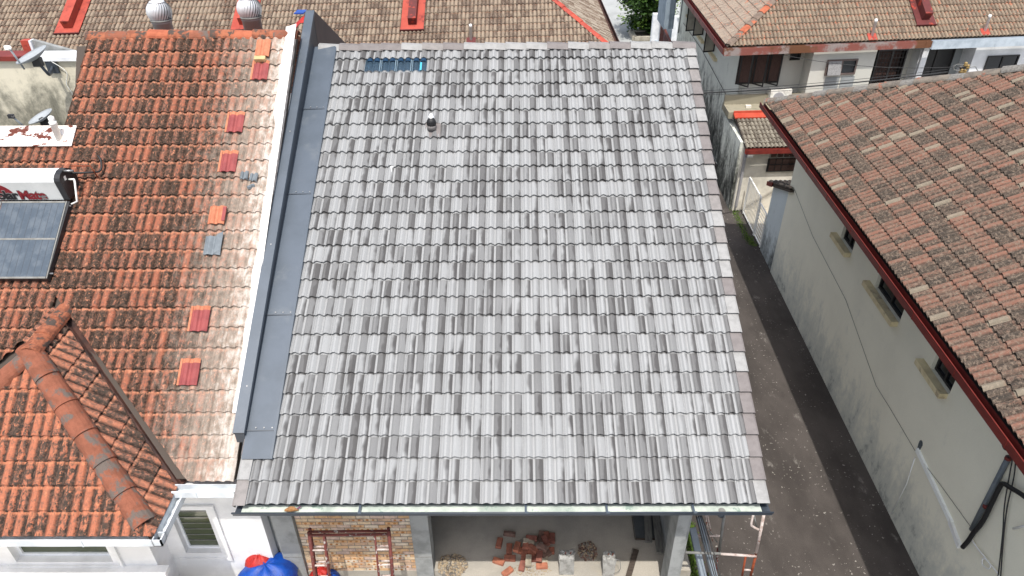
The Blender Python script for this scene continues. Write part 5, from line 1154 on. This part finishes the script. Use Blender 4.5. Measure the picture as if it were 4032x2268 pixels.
# planks and form frame
def plank(a, b, w_, t, m, label, cat='plank', group=None, name='plank', up=ux):
    a = Vector(a); b = Vector(b); d = (b - a).normalized(); s = d.cross(Vector(up)).normalized(); n_ = s.cross(d)
    return tag(G().ext([(-w_ / 2, -t / 2), (w_ / 2, -t / 2), (w_ / 2, t / 2), (-w_ / 2, t / 2)], a, b, s, n_).out(name, MAT[m]), label, cat, group)
plank(slab(2555, 2135, FZ + .1), slab(2545, 1960, FZ + .13), .125, .03, 'timber_grey', 'left one of two cement-grey planks lying on the form frame', group='cement-grey planks on the slab')
plank(slab(2600, 2178, FZ + .16), slab(2575, 1960, FZ + .19), .125, .035, 'timber_grey', 'right one of two cement-grey planks, its end nearer to the sunlight', group='cement-grey planks on the slab')
ff = thing('form_frame', 'shallow timber frame around a plywood sheet, under the two grey planks', 'frame', slab(2540, 2120))
a, b, c = slab(2502, 2123, FZ + .03), slab(2600, 2123, FZ + .03), slab(2484, 1990, FZ + .03)
G().tube([c, a], .016, 4).out('side_batten', MAT['timber_brown'], ff); G().tube([a, b], .018, 4).out('end_batten', MAT['timber_brown'], ff)
G().tube([c + ux * .018, a + ux * .018], .006, 5).out('steel_rod', MAT['zinc'], ff)
mesh('plywood_sheet', [a, b, b + Vector((0, 1.2, 0)), a + Vector((0, 1.2, 0))], [(0, 1, 2, 3)], MAT['plywood'], ff)
plank(slab(2505, 2164, FZ + .03), slab(2466, 2300, FZ + .05), .095, .025, 'timber_brown', 'brown plank with a pointed end reaching from the shade into the sun')
# right-hand wall end: sloping edge piece
p0, p1 = at(2720, 2040, Y=7.3), at(2670, 2268, Y=7.25)
G().bb((2.39, 6.95, .0), (2.56, 7.30, 4.7)).out('corner_column', MAT['concrete'], house)
G().bb((2.561, 7.0, .0), (2.61, 7.30, 4.7)).out('side_wall_end', MAT['concrete'], house)
# tarpaulins bottom left
def tarp(name, label, c, rx_, ry_, rz_, m, seed, parent=None, part=None):
    random.seed(seed); g = G(); nu, nv_ = 26, 12
    ph = [random.uniform(0, 6.28) for _ in range(6)]
    for j in range(nv_ + 1):
        for i in range(nu):
            a = 2 * math.pi * i / nu; q = math.pi / 2 * j / nv_; rr = 1 + .06 * math.sin(3 * a + ph[0] + 2 * q) * math.sin(q) + .03 * math.sin(8 * a + ph[1] + 3 * q) * math.sin(q) ** 2 + random.uniform(-.025, .025)
            g.v.append(c + Vector((math.cos(a) * math.sin(q) * rx_ * rr, math.sin(a) * math.sin(q) * ry_ * rr, math.cos(q) * rz_ * (1 + .06 * math.sin(5 * a + ph[2])))))
    g.f = [(j * nu + i, (j + 1) * nu + i, (j + 1) * nu + (i + 1) % nu, j * nu + (i + 1) % nu) for j in range(nv_) for i in range(nu)]
    o = g.out(part or name, MAT[m], parent, True)
    return tag(o, label, 'tarpaulin') if not parent else o
tc = at(1062, 2275, Z=2.25)
tA = thing('tarpaulin', 'blue tarpaulin with red underside heaped over something, bottom left of the grey gutter', 'tarpaulin', tc)
tarp('sheet', '', tc, .50, .42, .37, 'blue_tarp', 3, tA, 'blue_sheet'); tarp('sheet', '', tc + Vector((-.14, .14, .03)), .30, .26, .41, 'red_tarp', 5, tA, 'red_sheet'); tarp('sheet', '', tc + Vector((.0, -.28, -.06)), .26, .24, .36, 'red_tarp', 7, tA, 'red_fold')
tb = at(1268, 2285, Z=2.0); tB = thing('tarpaulin', 'small red and blue tarpaulin heap behind the scaffold frames', 'tarpaulin', tb)
tarp('s', '', tb, .22, .2, .28, 'red_tarp', 8, tB, 'red_sheet'); tarp('s', '', tb + Vector((.16, 0, -.04)), .16, .16, .26, 'blue_tarp', 9, tB, 'blue_sheet')
# steel channels, cables and scaffold outside the right wall
plank(at(2726, 2078, Z=3.0), at(2775, 2300, Z=2.4), .11, .05, 'channel_grey', 'left one of two pale steel channels leaning outside the wall end', 'steel channel', 'steel channels leaning at the corner', 'steel_channel')
plank(at(2752, 2035, Z=3.2), at(2822, 2300, Z=2.3), .09, .05, 'channel_grey', 'right one of two pale steel channels, under the black cables', 'steel channel', 'steel channels leaning at the corner', 'steel_channel')
for i, (a, b, c) in enumerate((((2741, 2030), (2770, 2150), (2802, 2300)), ((2750, 2030), (2778, 2140), (2822, 2300)), ((2757, 2030), (2786, 2130), (2828, 2300)), ((2762, 2030), (2800, 2140), (2845, 2300)))):
    tube_thing('black_cable', [at(*a, Z=3.6), at(*b, Z=3.3), at(*c, Z=2.9)], .009, 'wire', ['leftmost', 'second from left', 'third from left', 'rightmost'][i] + ' of four black cables slanting past the steel channels', 'cable', group='black cables at the right corner of the gutter', spl=5)
sc = thing('scaffold', 'rusty white and orange tube scaffold standing in the alley under the gutter end', 'scaffold', at(2960, 2190, Z=0))
def st(pts, r, m, name='tube'): return G().tube(pts, r, 8).out(name, MAT[m], sc, True)
Zs = 3.2
top_ = at(3008, 2025, Z=4.0); kn = at(2976, 2186, Z=3.0); bot = at(2950, 2290, Z=2.2)
st([top_, kn], .024, 'white_tube', 'post'); st([kn, bot], .022, 'orange_rust', 'post')
st([at(2698, 2175, Z=3.0), at(2840, 2180, Z=3.0)], .022, 'zinc', 'ledger'); st([at(2838, 2181, Z=3.0), at(2978, 2190, Z=3.0)], .022, 'white_tube', 'ledger')
st([at(2936, 2190, Z=3.0), at(2918, 2290, Z=2.2)], .018, 'orange_rust', 'ladder_side'); st([at(2926, 2243, Z=2.55), at(2963, 2245, Z=2.55)], .016, 'white_tube', 'rung')
st(spline([at(2965, 2028, Z=3.9), at(2958, 2065, Z=3.75), at(2966, 2074, Z=3.7), at(2988, 2086, Z=3.7)]), .018, 'white_tube', 'bent_brace')
st([at(2851, 2030, Z=3.4), at(2832, 2170, Z=2.4)], .024, 'zinc', 'post'); st([at(2826, 2160, Z=2.4), at(2818, 2290, Z=1.6)], .018, 'rust_tube', 'post')
st([at(2738, 2111, Z=2.2), at(2838, 2110, Z=2.2)], .018, 'white_tube', 'ledger'); st([at(2970, 2030, Z=3.4), at(2980, 2080, Z=3.0)], .01, 'zinc', 'brace'); st([at(2770, 2055, Z=2.6), at(2824, 2135, Z=2.0)], .01, 'zinc', 'brace')
st([at(2778, 2030, Z=2.8), at(2790, 2110, Z=2.2)], .016, 'white_tube', 'post'); st([at(2786, 2030, Z=2.8), at(2806, 2130, Z=1.8)], .014, 'white_tube', 'brace')
kb = tag(G().bb((2.80, 2.0, 0), (3.05, 7.6, .12)).out('kerb', MAT['kerb']), 'broken pale concrete kerb with grass along the foot of the house wall', 'kerb')
random.seed(31)
def grass(name, label, pts, n, hgt, spread, m='moss'):
    g = G()
    for i in range(n):
        k_ = random.random() * (len(pts) - 1); a = int(k_); p = pts[a].lerp(pts[a + 1], k_ - a) + Vector((random.gauss(0, spread), random.gauss(0, spread), 0)); p.z = .01
        h = hgt * random.uniform(.4, 1.2); an = random.uniform(0, 6.28); d = Vector((math.cos(an), math.sin(an), 0)); s = Vector((-d.y, d.x, 0)) * .012
        g.add([p - s, p + s, p + d * h * .6 + ux * h], [(0, 1, 2)])
    o = g.out(name, MAT[m]); o['kind'] = 'stuff'; return tag(o, label, 'grass')
A('grass_green', srgb(104, 132, 50), srgb(80, 106, 38), 12, .9)
grass('grass', 'green weeds growing in the kerb crack at the bottom of the photo', [at(2708, 2060, Z=0), at(2722, 2150, Z=0), at(2738, 2300, Z=0)], 1600, .06, .07, 'grass_green')
grass('moss_strip', 'bright green moss and weeds along the foot of the white gate', [at(2880, 800, Z=0), at(2905, 860, Z=0), at(2935, 925, Z=0), at(2968, 968, Z=0)], 1500, .04, .08, 'grass_green')
# ------------------------------------------------------------------ white gate, yard
gate = thing('gate', 'white steel bar gate standing in line with the annex wall', 'gate', RF(7.84, 23.4, 0))
def gp(b, z, o=0): return RF(7.86 + o, b, z)
gy0, gy1 = 21.8, 24.35; gm_ = 22.7
for (a, b, h_) in ((gy0 + .05, gm_ - .04, 1.35), (gm_ + .04, gy1, 1.55)):
    for y in (a, b): G().tube([gp(y, .05), gp(y, h_)], .03, 6).out('stile', MAT['pvc'], gate)
    for z in (.12, h_): G().tube([gp(a, z), gp(b, z)], .024, 6).out('rail', MAT['pvc'], gate)
    if a < gm_ - .1:
        for i in range(1, 9): G().tube([gp(a, .12 + i * .14), gp(b, .12 + i * .14)], .011, 5).out('bar', MAT['pvc'], gate)
    else:
        for i in range(1, 11): G().tube([gp(a + (b - a) * i / 11, .12), gp(a + (b - a) * i / 11, h_)], .011, 5).out('bar', MAT['pvc'], gate)
yard = G(); yard.v = [RF(7.9, 20.4, .03), RF(13, 20.4, .03), RF(13, 26, .03), RF(7.9, 26, .03)]; yard.f = [(0, 1, 2, 3)]; o = yard.out('yard_floor', MAT['sunny_yard']); o['kind'] = 'structure'
# ------------------------------------------------------------------ overhead cables
def cat_pts(a, b, sag, n=14): return [a.lerp(b, i / n) - ux * sag * 4 * (i / n) * (1 - i / n) for i in range(n + 1)]
ca = at(2600, 372, Y=20.5); cb = at(3730, 283, Y=24.3)
tube_thing('overhead_cable', cat_pts(ca, cb, .12), .022, 'wire', 'thick black overhead cable crossing in front of the beige house wall', 'cable')
tube_thing('overhead_wire', cat_pts(at(2600, 366, Y=20.5), at(3735, 272, Y=24.3), .1), .008, 'wire', 'thin wire just above the thick overhead cable', 'cable')
tube_thing('overhead_wire', cat_pts(at(2600, 380, Y=20.5), at(3735, 300, Y=24.3), .1), .006, 'wire', 'thin wire just below the thick overhead cable', 'cable')
tube_thing('service_wire', cat_pts(onp(3020, 202, fw(0, .2, 0), nf), at(3790, 262, Y=24.2), .25), .009, 'wire', 'thin wire sagging from the beige house gutter to the pole head', 'cable')
tube_thing('side_wall_wire', [ons(2690, 90, .04), ons(2760, 190, .04), ons(2830, 320, .04), ons(2880, 412, .04)], .012, 'wire', 'thin cable running slantwise down the side wall of the beige house', 'cable')
pl = at(3792, 262, Y=24.2); pole = thing('utility_pole', 'top of a utility pole with insulators and coiled wires behind the tiled hip', 'pole', (pl.x, pl.y, 0))
A('insulator', srgb(178, 150, 96), srgb(150, 124, 76), 9, .5)
G().tube([Vector((pl.x - .02, pl.y, 0)), pl], .09, 10).out('shaft', MAT['stone_grey'], pole, True)
for i, (dx, dz) in enumerate(((.0, .1), (.1, .02), (.06, -.14), (-.06, -.12))): G().lathe([(.05, -.06), (.07, -.02), (.04, .02), (.06, .05), (.03, .08)], pl + Vector((dx, -.1, dz)), n=10).out('insulator', MAT['insulator'], pole, True)
G().box(pl + Vector((.02, -.08, -.03)), (.3, .06, .05)).out('crossarm', MAT['dark'], pole)
G().tube(spline([pl + Vector((-.02, -.1, .08)), pl + Vector((-.3, -.1, .1)), pl + Vector((-.36, -.1, -.04)), pl + Vector((-.15, -.1, -.1)), pl + Vector((.3, -.1, .02)), pl + Vector((.5, 0, -.1)), pl + Vector((.8, 0, -.4))]), .012, 6).out('coiled_wire', MAT['zinc'], pole, True)
# ------------------------------------------------------------------ planter, tree and balcony at the top
pc = at(2545, 125, Z=0)
pln = thing('planter', 'low kerbed planter bed with brown soil under the tree, top centre', 'planter', pc)
e0_, e1_, e2_, e3_ = at(2484, 118, Z=.25), at(2499, 144, Z=.25), at(2580, 143, Z=.25), at(2600, 118, Z=.25)
for a, b in ((e0_, e1_), (e1_, e2_), (e2_, e3_), (e3_, e0_)): G().ext([(-.15, -.25), (.15, -.25), (.15, 0), (-.15, 0)], a, b, (b - a).cross(ux).normalized(), ux).out('kerb', MAT['kerb'], pln)
mesh('soil', [Vector((q.x, q.y, .15)) for q in (e0_, e1_, e2_, e3_)], [(0, 1, 2, 3)], MAT['timber_brown'], pln)
tb_ = at(2545, 128, Z=.1)
tree = thing('tree', 'leafy dark green tree in the planter, top centre beside the side wall', 'tree', tb_)
random.seed(12); g = G(); tips = []
hT = 6.4
g.tube([tb_, tb_ + Vector((.1, .1, 1.6)), tb_ + Vector((0, .2, 3.2))], [.16, .13, .1], 8)
for i in range(16):
    a = i * 2.4; z = 1.2 + (i / 16) * 3.2; r_ = random.uniform(.9, 1.9); e = tb_ + Vector((math.cos(a) * r_, math.sin(a) * r_, z + random.uniform(.5, 1.6))); g.tube([tb_ + Vector((.05, .1, z)), (tb_ + Vector((0, 0, z)) + e) / 2 + ux * .2, e], [.07, .05, .02], 5); tips.append(e)
g.out('trunk', MAT['bark'], tree)
def leaves(n, m, name, zs=0):
    g = G()
    cl = [tb_ + Vector((random.gauss(0, 1) * .85 * (1.2 - abs(z_ - .5)) + .1, random.gauss(0, 1) * .8 * (1.2 - abs(z_ - .5)), .3 + z_ * 6.2)) for z_ in [random.random() for _ in range(95)]]
    for i in range(n):
        c = random.choice(cl); p = c + Vector((random.gauss(0, .26), random.gauss(0, .26), random.gauss(0, .2))); s = random.uniform(.08, .17)
        a = Vector((random.gauss(0, 1), random.gauss(0, 1), random.gauss(0, .5))).normalized(); b = a.cross(Vector((random.gauss(0, .5), random.gauss(0, .5), 1))).normalized()
        g.add([p - a * s, p - b * s * .55, p + a * s, p + b * s * .55], [(0, 1, 2, 3)])
    o = g.out(name, MAT[m], tree); o['kind'] = 'stuff'; return o
leaves(11000, 'leaf_green', 'crown'); leaves(3200, 'leaf_light', 'young_leaves')
bal = thing('front_gate', 'white pillar with slanting brown metal railing and white wall, top centre right of the tree', 'railing', at(2600, 150, Z=0))
pa = at(2584, 165, Z=1.0); 
G().box(Vector(at(2589, 60, Z=2.2)) - ux * 1.1, (.55, .4, 2.4)).out('pillar', MAT['white_paint'], bal)
a, b = at(2589, 52, Z=2.1), at(2640, 165, Z=1.5)
G().tube([a, b], .07, 6).out('hand_rail', MAT['rail_brown'], bal)
for i in range(14):
    p = a.lerp(b, (i + .5) / 14); G().tube([p, p - ux * 1.2], .03, 5).out('baluster', MAT['rail_brown'], bal)
G().box((a + b) / 2 - ux * 1.75 + Vector((-.1, 0, 0)), (.3, (b - a).length, 1.1), ((b - a).cross(ux).normalized(), (b - a).normalized(), (b - a).cross(ux).normalized().cross((b - a).normalized()) * -1)).out('low_wall', MAT['blue_wall'], bal)
bp_ = at(2612, 140, Z=.6); tag(G().lathe([(.28, -.5), (.36, .2), (.38, .24), (.32, .22)], bp_, n=16).out('flower_pot', MAT['black_plastic'], None, True), 'black flower pot behind the brown railing at the top', 'pot')
por = thing('porch', 'pale blue porch column and white wall beside the tall side wall, top centre', 'porch', at(2640, 60, Z=0))
q = at(2632, 110, Z=1.6); G().lathe([(.25, -1.6), (.22, 2.6)], q, n=14).out('column', MAT['blue_wall'], por, True)
G().box(at(2643, 10, Z=4.6) + Vector((0, 1.0, 0)), (.5, 2, 2.6)).out('porch_fascia', MAT['blue_wall'], por)
G().box(at(2646, 130, Z=.8) + Vector((.1, .6, 0)), (.9, .3, 1.8)).out('white_wall', MAT['white_paint'], por)
